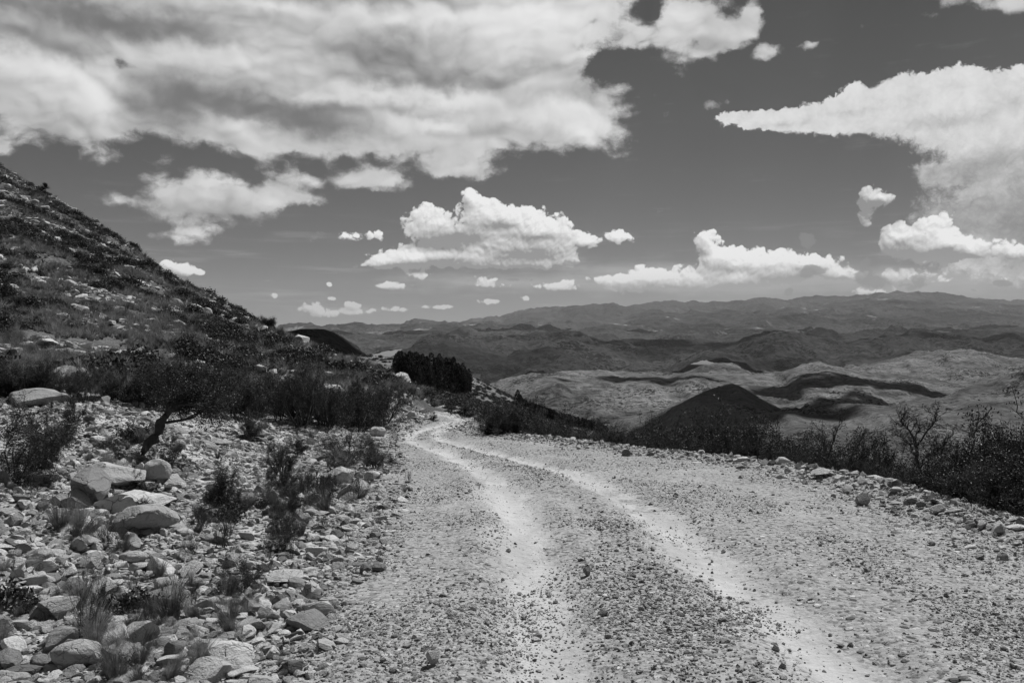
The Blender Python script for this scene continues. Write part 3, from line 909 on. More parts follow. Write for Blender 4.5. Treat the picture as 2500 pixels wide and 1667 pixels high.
def stones_at(name, x, y, size, protos, rng, flat=1.0, sink=.25):
    z = ground_z(x, y)
    n = len(x)
    rot = np.stack([rng.normal(0, .25, n), rng.normal(0, .25, n), rng.uniform(0, 2 * pi, n)], -1)
    s = np.stack([size, size * rng.uniform(.8, 1.1, n), size * flat * rng.uniform(.7, 1.2, n)], -1)
    z = z - size * sink * .5
    return scatter(name, protos, np.stack([x, y, z], -1), rot, s, rng.integers(0, len(protos), n))


def road_mask(x, y):
    return np.maximum(road_L(y) - x, x - road_R(y))      # <0 on the road


rg = np.random.default_rng(21)
# loose gravel on the road, thinner in the two wheel tracks
x, y = sample_view(330000, -150, 2450, 3.3, 42, 1.0, rg)
m_ = road_mask(x, y)
tr_ = np.maximum(np.exp(-((x - track1(y)) / .30) ** 2), np.exp(-((x - track2(y)) / .30) ** 2))
patch = fbm(x * .8, y * .45, 4, 61)
crown = np.exp(-((x - (track1(y) * .5 + track2(y) * .5)) / .33) ** 2)
keep = (m_ < .2) & (rg.random(len(x)) < np.clip(.48 + patch * 1.9 + crown * .25 - tr_ * .50 + sstep(-1.2, 0, m_) * .25, .07, 1))
x, y = x[keep], y[keep]
size = np.clip(.0105 * np.exp(rg.normal(0, .5, len(x))) * (1 + .35 * crown[keep]) * (1 + .02 * y), .004, .06)
stones_at('road_gravel', x, y, size, PEBR, rg, 1.0)
# fist-sized stones lying on the gravel
x, y = sample_view(9500, -100, 2450, 3.3, 40, .8, rg)
m_ = road_mask(x, y)
crown = np.exp(-((x - (track1(y) * .45 + track2(y) * .55 + .25)) / .28) ** 2)
keep = (m_ < .2) & (rg.random(len(x)) < .10 + crown * .22 + sstep(-.9, .1, m_) * .9)
x, y = x[keep], y[keep]
size = np.clip(.028 * np.exp(rg.normal(0, .4, len(x))), .018, .085)
stones_at('road_stone_litter', x, y, size, PEBR, rg, 1.05)
# rubble on the left bank
x, y = sample_view(300000, -260, 1000, 3.0, 44, .8, rg)
m_ = road_L(y) - x
clump = fbm(x * .7, y * .7, 3, 81)
foot_y = np.interp(CU + F * x / y, [-300, 0, 300, 450, 650, 880, 940, 1000], [13, 16.5, 18, 20.5, 27, 33, 38, 43]) + 1.5
keep = (m_ > -.35) & (y < foot_y) & (rg.random(len(x)) < np.clip(.52 + clump * 1.1, .12, 1) * np.clip(.45 + m_ * .5, 0, 1))
x, y, cl = x[keep], y[keep], clump[keep]
size = np.clip(.030 * np.exp(rg.normal(0, .62, len(x))) * (1 + .3 * cl) * (1 + .018 * y), .012, .26)
stones_at('rubble', x, y, size, PEB, rg, .9)
# broken stone along the outer edge of the road
n = 16000
y = 4 + 38 * rg.random(n) ** 1.5
x = road_R(y) + rg.normal(.0, .42, n)
size = np.clip(.040 * np.exp(rg.normal(0, .55, n)), .015, .2)
stones_at('edge_rubble', x, y, size, PEB, rg, .9)
# stones strewn over the hillside
x, y = sample_view(17000, -160, 1010, 18, 125, -.3, rg)
cl = fbm(x * .16, y * .16, 4, 91) + fbm(x * .6, y * .6, 2, 95) * .5
keep = (road_L(y) - x > 1.5) & (y > np.interp(CU + F * x / y, [0, 300, 450, 650, 880, 1000], [17, 18.5, 21, 28, 32, 40])) & (cl > -.02)
x, y = x[keep], y[keep]
size = np.clip(.42 * np.exp(rg.normal(0, .5, len(x))), .12, 1.2)
HILL_ST = (x, y, size)
HPRO = [rock_mesh(k, 500 + i, 3, M_PALE) for i, k in enumerate(('slab', 'angular', 'angular', 'slab', 'round', 'angular'))]
stones_at('hillside_stone', x, y, size, HPRO, rg, .9, .3)

# ---- rocks and boulders that can be told apart
ROCKS = []          # (u, v, object)


def put_rock(name, me, u, v, wpx, hpx=None, rz=0.0, tilt=0.0, label=None, cat='rock', group=None, mat=None, sink=.10):
    x, y, z = ray_hit(u, v)
    w = wpx / F * y
    s = w * 1.03
    if mat and me.materials[0] != mat:
        key = me.name + mat.name
        me2 = bpy.data.meshes.get(key)
        if me2 is None:
            me2 = me.copy(); me2.name = key; me2.materials[0] = mat
        me = me2
    o = bpy.data.objects.new(name, me); COL.objects.link(o)
    zs = s
    if hpx:
        zext = max(c.co.z for c in me.vertices) - min(c.co.z for c in me.vertices)
        zs = hpx / F * y / max(zext, .05) * .95
    o.scale = (s, s * .9, zs)
    zmin = min(c.co.z for c in me.vertices)
    o.location = (x, y + .25 * s, z - zmin * zs - sink * zs * .5)
    o.rotation_euler = (tilt, 0, rz)
    tag(o, label, cat, group)
    ROCKS.append((u, v, o))
    return o


R_, S_, A_ = HERO['round'], HERO['slab'], HERO['angular']
BOULD = [
    (R_[0], 162, 1535, 108, 66, .35, 'large smooth oval stone lying alone near the bottom left', M_ROCK),
    (S_[4], 58, 932, 140, 50, .1, 'long pale layered rock slab under the dark bushes at the hill foot', M_ROCK),
    (A_[0], 155, 890, 96, 60, .8, 'pale peaked boulder between bushes above the layered slab', M_PALE),
    (S_[2], 245, 1122, 150, 72, .25, 'sloping flat-topped boulder behind the dark tilted one', M_ROCK),
    (A_[2], 176, 1150, 160, 84, 2.0, 'dark-fronted tilted boulder overhanging the tall grass tuft', M_ROCK),
    (S_[1], 280, 1182, 200, 66, 1.2, 'broad low slab below the dark tilted boulder', M_PALE),
    (A_[5], 320, 1236, 150, 88, .9, 'rounded shaded boulder with a dark hollow in front of the broad slab', M_ROCK),
    (R_[2], 354, 1112, 62, 68, .2, 'upright rounded boulder at the foot of the leaning trunk', M_ROCK),
    (A_[3], 322, 1110, 28, 56, 1.5, 'narrow pale rock squeezed between bush and upright boulder', M_PALE),
    (A_[4], 88, 1112, 66, 38, .3, 'low broken rock left of the tilted boulders', M_ROCK),
    (R_[3], 4, 1120, 34, 48, .3, 'rounded dark boulder cut by the left edge of the view', M_ROCK),
    (A_[5], 45, 1170, 56, 26, 2.4, 'flat pale wedge of rock near the left edge below the dark bush', M_PALE),
    (A_[6], 22, 1212, 44, 40, 1.1, 'squarish grey rock at the left edge under the pale wedge', M_ROCK),
    (S_[2], 105, 1283, 72, 30, .2, 'pale flat-topped wedge stone left of the low twiggy shrub', M_PALE),
    (A_[0], 172, 1268, 52, 42, 2.6, 'long leaning pale stone beside a small grass tuft', M_PALE),
    (R_[0], 300, 1292, 60, 28, .1, 'smooth flattened stone resting on two smaller rocks', M_PALE),
    (A_[1], 312, 1310, 46, 20, .6, 'brown-grey block supporting the flattened stone', M_ROCK),
    (A_[2], 350, 1312, 34, 24, 1.9, 'pale chipped block right of the flattened stone', M_PALE),
    (S_[3], 72, 1350, 92, 42, .5, 'smooth slab stone perched on a rounded one at the left', M_PALE),
    (R_[2], 108, 1380, 52, 36, 1.2, 'rounded stone under the perched slab', M_ROCK),
    (A_[5], 38, 1318, 60, 44, 1.9, 'shaded angular rock behind the perched slab', M_ROCK),
    (A_[3], 130, 1420, 90, 52, .7, 'broad grey rock half buried beside the dead stems', M_ROCK),
    (S_[0], 262, 1400, 100, 66, .7, 'chalky white rock mass behind the grassy clump', M_PALE),
    (A_[6], 806, 1146, 84, 50, .9, 'bright rounded boulder at the end of the rubble beside the road', M_PALE),
    (A_[4], 778, 1112, 58, 44, 2.2, 'bright blocky rock behind the rounded roadside boulder', M_PALE),
    (A_[1], 850, 1104, 40, 26, .6, 'pointed pale rock close to the road margin', M_PALE),
    (R_[3], 866, 1002, 40, 26, .6, 'rounded grey boulder beside the road under the dark shrubs', M_ROCK),
    (S_[0], 592, 1002, 54, 22, .8, 'grey slab resting on rubble below the shrubs, casting a black gap', M_ROCK),
    (S_[2], 502, 1022, 54, 18, .2, 'flat overhanging slab left of centre of the rubble', M_PALE),
    (A_[2], 655, 918, 46, 40, 1.0, 'pale pointed boulder standing among the dark hill-foot bushes', M_PALE),
    (A_[0], 405, 828, 38, 22, .3, 'bright stone on the hillside above the leaning tree', M_PALE),
    (S_[1], 792, 880, 28, 12, .5, 'lone bright flat stone on the grassy end of the hillside', M_PALE),
    (A_[3], 996, 1528, 34, 40, .5, 'upright lump of rock on the gravel at the bottom of the road', M_ROCK),
    (A_[5], 476, 1508, 88, 42, 2.9, 'flat pale boulder sunk in bright ground at the lower left', M_PALE),
    (A_[1], 395, 1508, 52, 42, .6, 'dark wedge-shaped rock left of the flat sunken boulder', M_ROCK),
    (A_[6], 640, 1392, 44, 34, .4, 'dark cube-like rock at the margin of road and rubble', M_ROCK),
    (A_[4], 1895, 1096, 48, 22, 2.8, 'long pale boulder leading the stone line on the outer road edge', M_PALE),
    (S_[3], 1930, 1106, 34, 20, .8, 'pale rectangular block beside the long boulder at the outer road edge', M_PALE),
    (A_[0], 1992, 1162, 46, 34, .4, 'grey sloping rock in front of the row of edge stones', M_ROCK),
    (A_[2], 2157, 1180, 38, 26, .2, 'pale flat-topped stone standing apart on the outer road edge', M_PALE),
    (R_[1], 2118, 1164, 22, 16, .2, 'small rounded stone left of the flat-topped edge stone', M_ROCK),
    (A_[6], 2300, 1226, 50, 34, .9, 'dark cracked boulder on the outer road edge at the right', M_ROCK),
    (A_[5], 2262, 1216, 40, 24, .9, 'low pale rock touching the cracked boulder at the right', M_PALE),
    (A_[3], 1350, 1322, 20, 24, .5, 'upright dark-based stone between the wheel tracks', M_ROCK),
    (A_[1], 1232, 1468, 22, 14, 1.5, 'small black stone lying alone in the left wheel track', M_ROCK),
    (A_[0], 1388, 1425 - 10, 26, 16, .3, 'faceted dark stone on the road between the tracks', M_ROCK),
]
for me, u, v, w, h, rz, lab, mt in BOULD:
    put_rock('boulder' if w > 44 else 'stone', me, u, v, w, h, rz, 0, lab, 'boulder' if w > 44 else 'stone', None, mt)

LANDMARKS = [(162, 1512, 'the smooth oval stone'), (60, 905, 'the long layered slab'), (240, 1100, 'the tilted boulders'),
             (330, 1050, 'the leaning trunk'), (150, 1190, 'the tall grass tuft'), (72, 1340, 'the perched slab stone'),
             (190, 1420, 'the dead stems'), (300, 1285, 'the stacked flattened stone'), (500, 1110, 'the round bush in the rubble'),
             (560, 1320, 'the low bush by the road margin'), (806, 1125, 'the bright roadside boulder'), (640, 1390, 'the dark cube-like rock'),
             (476, 1490, 'the flat sunken boulder'), (996, 1510, 'the upright lump on the road'), (860, 1050, 'the dark clump of grass by the road'),
             (655, 900, 'the pointed boulder in the bushes'), (1900, 1095, 'the long pale edge boulder'), (2157, 1170, 'the flat-topped edge stone'),
             (2290, 1215, 'the cracked edge boulder'), (2110, 1080, 'the bare forked tree'), (1650, 1060, 'the start of the edge stones'),
             (1350, 1310, 'the upright stone between the tracks'), (1590, 1430, 'the stone strip between the tracks'),
             (1000, 950, 'the far road bend'), (600, 760, 'the little tree on the skyline'), (300, 600, 'the middle of the skyline'),
             (120, 700, 'the upper left hillside'), (1300, 1010, 'the bush beyond the bend'), (700, 1230, 'the grass beside the rubble'),
             (880, 1250, 'the left margin of the road'), (700, 1500, 'the bottom of the rubble'), (30, 1450, 'the lower left corner')]
_seen = {}


def where(u, v):
    l = min(LANDMARKS, key=lambda a: (a[0] - u) ** 2 + (1.6 * (a[1] - v)) ** 2)
    du, dv = u - l[0], v - l[1]
    far_ = math.hypot(du, dv)
    if abs(du) > abs(dv) * 1.2: w = 'right of' if du > 0 else 'left of'
    else: w = 'in front of' if dv > 0 else 'behind'
    return ('just ' if far_ < 45 else '' if far_ < 100 else 'well ') + w + ' ' + l[2]


def unique_label(text, u, v, grp):
    lab = f'{text} {where(u, v)}'
    k = _seen.setdefault(lab, 0); _seen[lab] += 1
    if k:
        extra = ['second', 'third', 'fourth', 'fifth', 'sixth', 'seventh', 'eighth', 'ninth', 'tenth', 'eleventh', 'twelfth']
        lab = (extra[k - 1] + ' ' if k <= len(extra) else 'further ') + lab
    return lab


rr_ = np.random.default_rng(77)
cands = []
def add_cands(n, region, smin, smax, mats):
    x, y = region(n)
    s = smin * (smax / smin) ** (rr_.random(len(x)) ** 2.6)
    for a, b_, c in zip(x, y, s): cands.append((a, b_, c, mats))
def reg_bank(n):
    x, y = sample_view(n, -60, 1000, 4.3, 36, .9, rr_); m_ = road_L(y) - x
    fy = np.interp(CU + F * x / y, [0, 300, 450, 650, 880, 1000], [17, 18.5, 21, 28, 34, 43])
    k = (m_ > .1) & (y < fy); return x[k], y[k]
def reg_edge(n):
    y = 6.5 + 20 * rr_.random(n) ** 1.3; return road_R(y) + rr_.normal(-.02, .24, n), y
def reg_far_bank(n):
    y = rr_.uniform(27, 41, n); return road_L(y) - rr_.uniform(.1, 3.2, n), y
def reg_hill(n):
    x, y = sample_view(n, 0, 980, 27, 110, -.2, rr_); k = (road_L(y) - x > 2) & (fbm(x * .16, y * .16, 4, 91) > -.02); return x[k], y[k]
add_cands(1500, reg_bank, .075, .27, 0)
add_cands(300, reg_edge, .07, .25, 1)
add_cands(160, reg_far_bank, .12, .6, 1)
add_cands(360, reg_hill, .35, 1.7, 2)
def pxs(c): return F * c[2] / c[1]
bank = sorted([c for c in cands if c[3] == 0], key=pxs, reverse=True)[:118]
edge = sorted([c for c in cands if c[3] == 1], key=pxs, reverse=True)[:74]
hill = sorted([c for c in cands if c[3] == 2], key=pxs, reverse=True)[:78]
rest_ = [c for c in cands if c[3] == 0 and c not in bank] + [c for c in cands if c[3] == 1 and c not in edge]
for x_, y_, s_, zone in bank + edge + hill:
    kind = rr_.choice(['round', 'slab', 'slab', 'angular', 'angular', 'angular', 'angular'])
    me = HERO[kind][rr_.integers(0, len(HERO[kind]))]
    pale = rr_.random() < (.35 if zone == 0 else .6)
    z_ = gz(x_, y_)
    u = CU + F * x_ / y_; v = CV + F * (CAMZ - z_) / y_
    if zone == 0 and any(abs(u - b_[1]) < b_[3] * .5 and abs(v - b_[2]) < 24 for b_ in BOULD): continue
    mt = M_PALE if pale else M_ROCK
    key = me.name + mt.name
    me2 = bpy.data.meshes.get(key)
    if me2 is None:
        me2 = me.copy(); me2.name = key; me2.materials[0] = mt
    o = bpy.data.objects.new('rock', me2); COL.objects.link(o)
    o.scale = (s_, s_ * rr_.uniform(.75, 1.1), s_ * rr_.uniform(.7, 1.15))
    o.rotation_euler = (rr_.normal(0, .2), rr_.normal(0, .2), rr_.uniform(0, 6.28))
    o.location = (x_, y_, z_ - .02 * s_)
    shape = {'round': 'rounded', 'slab': 'flat', 'angular': 'angular'}[kind]
    tone = 'pale' if pale else 'grey'
    big_ = 'big' if s_ > .35 else 'small' if s_ < .18 else ''
    ctx = ['rock', 'rock', 'hillside rock'][zone]
    tag(o, ' '.join(unique_label(f'{big_} {tone} {shape} {ctx}', u, v, zone).split()), 'rock',
        ['rocks lying in the rubble of the bank', 'rocks along the road edges', 'rocks on the hillside'][zone])
xr = np.array([c[0] for c in rest_]); yr = np.array([c[1] for c in rest_]); sr_ = np.array([c[2] for c in rest_])
stones_at('rubble_block', xr, yr, sr_, [rock_mesh(k, 700 + i, 3, M_ROCK) for i, k in enumerate(('slab', 'angular', 'angular', 'round', 'angular', 'slab'))], rg, 1.0, .2)


# ------------------------------------------------------------------ plants
def mat_leaf(name, lo, hi, trans=.12, rough=.55):
    m = bpy.data.materials.new(name); m.use_nodes = True
    t = m.node_tree; t.nodes.clear(); q = G(t)
    d = t.nodes.new('ShaderNodeBsdfPrincipled'); d.inputs['Roughness'].default_value = rough
    d.inputs['Specular IOR Level'].default_value = .08
    tr = t.nodes.new('ShaderNodeBsdfTranslucent'); mx = t.nodes.new('ShaderNodeMixShader')
    o = t.nodes.new('ShaderNodeOutputMaterial')
    n = q.noise(q.tex('Object'), 9, 3, .7)
    r = q.rnd()
    v = q.mix(q.map(n, .35, .65), lo, hi) * (.75 + r * .5)
    c = q.comb(v, v, v)
    t.links.new(c.s, d.inputs['Base Color']); t.links.new(c.s, tr.inputs['Color'])
    mx.inputs[0].default_value = trans
    t.links.new(d.outputs[0], mx.inputs[1]); t.links.new(tr.outputs[0], mx.inputs[2]); t.links.new(mx.outputs[0], o.inputs[0])
    return m


M_LEAF = mat_leaf('dark_small_leaves', .016, .072, .07, .5)
M_LEAF2 = mat_leaf('dull_shrub_leaves', .022, .085, .08, .45)
M_CON = mat_leaf('conifer_needles', .018, .06, .05)
M_GRASS = mat_leaf('dry_bunch_grass', .13, .33, .35, .7)
M_GRASSD = mat_leaf('dull_bunch_grass', .07, .15, .3, .7)
M_BARK = bpy.data.materials.new('dark_bark')


def _bark():
    m, q, b = new_mat('dark_bark_')
    n = q.noise(q.vec('MULTIPLY', q.tex('Object'), (1, 1, .3)), 30, 5, .7)
    grey(q, .03 + n * .07, b.inputs['Base Color']); bump(q, b, n * .02, 1.0, 1.0)
    return m


M_BARK = _bark()


def mat_twig():
    m, q, b = new_mat('grey_twig_bark')
    n = q.noise(q.tex('Object'), 12, 3, .7)
    grey(q, .028 + n * .06, b.inputs['Base Color'])
    return m


M_TWIG = mat_twig()


class Buf:
    def __init__(s): s.v, s.f, s.n = [], [], 0
    def add(s, v, f):
        s.v.append(v); s.f.append(f + s.n); s.n += len(v)
    def mesh(s, name, mat, smooth=True):
        return mesh_np(name, np.concatenate(s.v), np.concatenate(s.f), mat, smooth, link=False)


def tube(buf, pts, rad, sides=4):
    pts = np.asarray(pts, float); rad = np.asarray(rad, float); n = len(pts)
    d = np.gradient(pts, axis=0); d /= np.linalg.norm(d, axis=1)[:, None] + 1e-9
    a = np.cross(d, np.array([.31, .17, .93])); a /= np.linalg.norm(a, axis=1)[:, None] + 1e-9
    b = np.cross(d, a)
    th = np.arange(sides) * 2 * pi / sides
    V = pts[:, None] + rad[:, None, None] * (a[:, None] * np.cos(th)[None, :, None] + b[:, None] * np.sin(th)[None, :, None])
    i = np.arange(n - 1)[:, None] * sides; k = np.arange(sides)[None, :]; k2 = (k + 1) % sides
    f = np.stack([i + k, i + k2, i + sides + k2, i + sides + k], -1).reshape(-1, 4)
    buf.add(V.reshape(-1, 3), f)


def branch(p, d, L, r, r1, steps, rng, wob=.25, lift=.1):
    pts = [np.array(p, float)]; d = np.array(d, float)
    for i in range(steps):
        d = d + rng.normal(0, wob, 3) + np.array([0, 0, lift]); d /= np.linalg.norm(d)
        pts.append(pts[-1] + d * L / steps)
    return np.array(pts), np.linspace(r, r1, steps + 1)


RMIN = [.0032]


def grow(buf, p, d, L, r, depth, rng, twigs, sides=5, wob=.22, lift=.06, kids=(3, 5), spread=.75, shrink=.62):
    st = max(3, int(4 + depth))
    pts, rad = branch(p, d, L, r, r * .45, st, rng, wob, lift)
    tube(buf, pts, rad, sides if depth > 1 else 3)
    if depth <= 1: twigs.append(pts)
    if depth == 0: return
    for k in range(rng.integers(*kids)):
        t = rng.uniform(.3, 1.0) if k else 1.0
        i = min(int(t * st), st - 1)
        dd = pts[min(i + 1, st)] - pts[i]; dd /= np.linalg.norm(dd) + 1e-9
        nd = dd + rng.normal(0, spread, 3); nd /= np.linalg.norm(nd)
        grow(buf, pts[i + 1 if k == 0 else i], nd, L * shrink * rng.uniform(.7, 1.15), max(rad[i] * .68, RMIN[0]), depth - 1, rng, twigs, sides, wob, lift, kids, spread, shrink)


def leaves(twigs, n, size, rng, jitter=.05, aspect=.45):
    """small folded leaves set along the twigs"""
    tw = [twigs[i] for i in rng.integers(0, len(twigs), n)]
    t = rng.random(n)
    P_ = np.array([w[int(a * (len(w) - 1))] * (1 - (a * (len(w) - 1)) % 1) + w[min(int(a * (len(w) - 1)) + 1, len(w) - 1)] * ((a * (len(w) - 1)) % 1) for w, a in zip(tw, t)])
    P_ = P_ + rng.normal(0, jitter, (n, 3))
    d = rng.normal(0, 1, (n, 3)) + np.array([0, 0, .3]); d /= np.linalg.norm(d, axis=1)[:, None]
    s = np.cross(d, rng.normal(0, 1, (n, 3))); s /= np.linalg.norm(s, axis=1)[:, None]
    ln = size * rng.uniform(.6, 1.3, n)[:, None]; w = ln * aspect
    V = np.stack([P_, P_ + d * ln * .5 + s * w * .5, P_ + d * ln, P_ + d * ln * .5 - s * w * .5], 1)
    return V.reshape(-1, 3), np.arange(n * 4).reshape(-1, 4)


PROTO = {}


def make_shrub(key, seed, stems, H, spread0, n_leaf, lsize, depth=2, lift=.10, wob=.2, leafmat=None, kids=(3, 6), jit=.03, rb=.012, sp=.75, L0=.55, shrink=.62):
    """1 m tall shrub: returns (stem mesh, foliage mesh)"""
    rng = np.random.default_rng(seed); b = Buf(); tw = []
    for i in range(stems):
        a = 2 * pi * (i + rng.random() * .7) / stems
        rr = spread0 * rng.uniform(.25, 1.0)
        d = np.array([cos(a) * rr, sin(a) * rr, 1.0]); d /= np.linalg.norm(d)
        grow(b, (cos(a) * .03, sin(a) * .03, -.04), d, L0 * rng.uniform(.75, 1.15), rb * rng.uniform(.7, 1.2), depth, rng, tw, 4, wob, lift, kids, sp, shrink)
    allv = np.concatenate(b.v); h = np.max(allv[:, 2]) * .97
    sc = 1.0 / max(h, .1)
    b.v = [v * sc for v in b.v]; tw = [t * sc for t in tw]
    st = b.mesh(key + '_stem', M_TWIG)
    fo = None
    if n_leaf:
        V, Fc = leaves(tw, n_leaf, lsize, rng, jit)
        fo = mesh_np(key + '_foliage', V, Fc, leafmat or M_LEAF, False, link=False)
    PROTO[key] = (st, fo)


for i in range(5):
    make_shrub(f'leafy{i}', 40 + i, 9, 1, 1.1, 20000, .021, 2, .05, .22, M_LEAF if i % 2 else M_LEAF2, jit=.032)
for i in range(4):
    make_shrub(f'airy{i}', 60 + i, 6, 1, .62, 15000, .017, 3, .10, .20, M_LEAF, kids=(3, 5), jit=.022, rb=.016, sp=.55, L0=.5)
for i in range(3):
    make_shrub(f'twiggy{i}', 80 + i, 12, 1, .75, 2500, .014, 2, .16, .14, M_LEAF2, kids=(3, 6), jit=.015, rb=.008, sp=.38, L0=.6)
for i in range(2):
    make_shrub(f'bare{i}', 90 + i, 4, 1, .55, 500, .014, 4, .05, .20, M_LEAF, kids=(3, 5), jit=.02, rb=.030, sp=.55, L0=.42, shrink=.68)
make_shrub('dead', 99, 5, 1, .45, 500, .018, 2, .18, .12, M_LEAF, kids=(4, 7), jit=.014, rb=.010, sp=.36, L0=.62)


def put_shrub(name, key, x, y, z, h, w=1.0, rz=0.0, label=None, cat='shrub', group=None, stem='stem'):
    e = bpy.data.objects.new(name, None); COL.objects.link(e)
    e.empty_display_size = .1
    e.location = (x, y, z - .04 * h); e.rotation_euler = (0, 0, rz); e.scale = (h * w, h * w, h)
    tag(e, label, cat, group)
    st, fo = PROTO[key]
    o = bpy.data.objects.new(stem, st); COL.objects.link(o); o.parent = e
    if fo is not None:
        f = bpy.data.objects.new('foliage', fo); COL.objects.link(f); f.parent = e
    return e


def place(name, key, u, vb, vt, w=1.0, label=None, rz=0.0, cat='shrub', group=None, stem='stem'):
    x, y, z = ray_hit(u, vb)
    h = max((vb - vt) / F * y, .2)
    return put_shrub(name, key, x, y, z, h, w, rz, label, cat, group, stem)


ORD = ['leftmost', 'second', 'third', 'fourth', 'fifth', 'sixth', 'seventh', 'eighth', 'ninth', 'tenth', 'eleventh', 'twelfth', 'thirteenth', 'fourteenth',
       'fifteenth', 'sixteenth', 'seventeenth', 'eighteenth', 'nineteenth', 'twentieth', 'twenty-first', 'twenty-second', 'twenty-third', 'twenty-fourth',
       'twenty-fifth', 'twenty-sixth', 'twenty-seventh', 'twenty-eighth', 'twenty-ninth', 'thirtieth', 'thirty-first', 'thirty-second', 'thirty-third',
       'thirty-fourth', 'thirty-fifth', 'thirty-sixth', 'thirty-seventh', 'thirty-eighth', 'thirty-ninth', 'fortieth', 'forty-first', 'forty-second',
       'forty-third', 'forty-fourth', 'forty-fifth', 'forty-sixth', 'forty-seventh', 'forty-eighth', 'forty-ninth', 'fiftieth', 'fifty-first', 'fifty-second',
       'fifty-third', 'fifty-fourth', 'fifty-fifth', 'fifty-sixth', 'fifty-seventh', 'fifty-eighth', 'fifty-ninth', 'sixtieth', 'sixty-first', 'sixty-second',
       'sixty-third', 'sixty-fourth', 'sixty-fifth', 'sixty-sixth', 'sixty-seventh', 'sixty-eighth', 'sixty-ninth', 'seventieth']


def ordn(i): return ORD[i] + ('' if i == 0 else ' from the left') if i < len(ORD) else 'further'


rp = np.random.default_rng(31)

# ---- shrubs beyond the outer edge of the road
_eu = np.array([CU + F * a[1] / a[0] for a in _R[::-1]]); _eY = np.array([a[0] for a in _R[::-1]])
_k = _eY < 24.5
_eu, _eY = _eu[_k], _eY[_k]; _o = np.argsort(_eu); _eu, _eY = _eu[_o], _eY[_o]
def edge_Y(u): return float(np.interp(u, _eu, _eY))
SIL = [(1095, 992), (1110, 975), (1128, 945), (1160, 928), (1200, 932), (1245, 952), (1290, 975), (1330, 990), (1372, 988), (1400, 975), (1430, 990), (1460, 1006),
       (1500, 985), (1540, 985), (1580, 1012), (1620, 1000), (1660, 985), (1690, 955), (1720, 985), (1760, 1010), (1800, 1022), (1850, 1000), (1890, 1005),
       (1960, 1020), (2000, 990), (2000, 1010), (2035, 1065), (2090, 1080), (2160, 1075), (2190, 1020), (2230, 1010), (2270, 965), (2320, 955), (2400, 935), (2560, 900)]
sil = lambda u: float(np.interp(u, [s[0] for s in SIL], [s[1] for s in SIL]))
row = []
for u in np.arange(1118, 2600, 27):
    row.append((u + rp.uniform(-8, 8), rp.uniform(1.5, 3.2), 1.0, 'back'))
for u in np.arange(1126, 2600, 27):
    row.append((u + rp.uniform(-9, 9), rp.uniform(.45, 1.0), rp.uniform(.40, .62), 'front'))
for u in np.arange(1240, 2600, 30):
    row.append((u + rp.uniform(-9, 9), rp.uniform(1.0, 1.7), rp.uniform(.60, .92), 'middle'))
for band, txt in (('middle', 'middle-row shrub beyond the outer road edge'), ('back', 'rear-row shrub beyond the outer road edge'), ('front', 'low shrub right behind the outer edge stones')):
    for i, (u, dy, fr, _) in enumerate(sorted(r for r in row if r[3] == band)):
        y0 = edge_Y(u); Yp = y0 + dy * (1 + (y0 - 8) * .04)
        x = (u - CU) / F * Yp; z = gz(x, Yp)
        ve = CV + F * (CAMZ - float(road_z(y0))) / y0
        vt = sil(u) if band == 'back' else sil(u) * fr + ve * (1 - fr)
        h = (CAMZ - (vt - CV) / F * Yp) - z
        h *= 1.0 if u > 2160 else 1.10 if u > 1750 else 1.25
        if h < .35: h = .35
        key = rp.choice(['leafy0', 'leafy1', 'leafy2', 'leafy3', 'leafy4', 'airy0', 'airy1', 'airy2', 'airy3', 'twiggy1'], p=[.1, .1, .1, .1, .1, .12, .12, .11, .1, .05]) if u > 1350 else f'leafy{rp.integers(0, 5)}'
        w = rp.uniform(.9, 1.2) if h < 1.4 else rp.uniform(.72, .95)
        put_shrub('shrub', key, x, Yp, z, h * rp.uniform(.94, 1.06), w, rp.uniform(0, 6.28), f'{txt}, {ordn(i)}', 'shrub', 'shrubs beyond the outer road edge')
for (u, vb, vt, Yo, key, w, lab, cat) in [
        (1160, 1075, 905, 1.3, 'leafy1', 1.15, 'tallest rounded bush on the outer side of the far bend', 'shrub'),
        (1128, 1075, 928, .9, 'leafy3', 1.1, 'rounded bush nearest the far bend on its outer side', 'shrub'),
        (1205, 1075, 915, 1.4, 'leafy0', 1.2, 'broad bush right of the tallest one past the far bend', 'shrub'),
        (1252, 1075, 940, 1.3, 'leafy4', 1.2, 'lower bush at the right end of the clump past the far bend', 'shrub'),
        (1420, 1075, 970, 1.2, 'airy1', .9, 'dark shrub standing where the conifer row meets the road edge', 'shrub'),
        (1690, 1075, 945, 2.0, 'airy1', .45, 'tall narrow leafy shrub rising above the stones at the start of the road edge', 'shrub'),
        (1870, 1110, 1000, 2.2, 'airy0', .42, 'leafy shrub at the foot of the thin leaning bare branch', 'shrub'),
        (2275, 1200, 950, 2.0, 'airy2', .6, 'tallest leafy shrub at the right edge of the view', 'shrub'),
        (2195, 1150, 1000, 1.8, 'airy3', .5, 'narrow shrub with a ragged tip right of the bare forked tree', 'shrub'),
        (2020, 1120, 975, 2.2, 'airy0', .6, 'shrub with clumped twig tips left of the bare forked tree', 'shrub')]:
    Yp = edge_Y(u) + Yo; x = (u - CU) / F * Yp; z = gz(x, Yp)
    put_shrub('shrub', key, x, Yp, z, (CAMZ - (vt - CV) / F * Yp) - z, w, rp.uniform(0, 6), lab, cat)


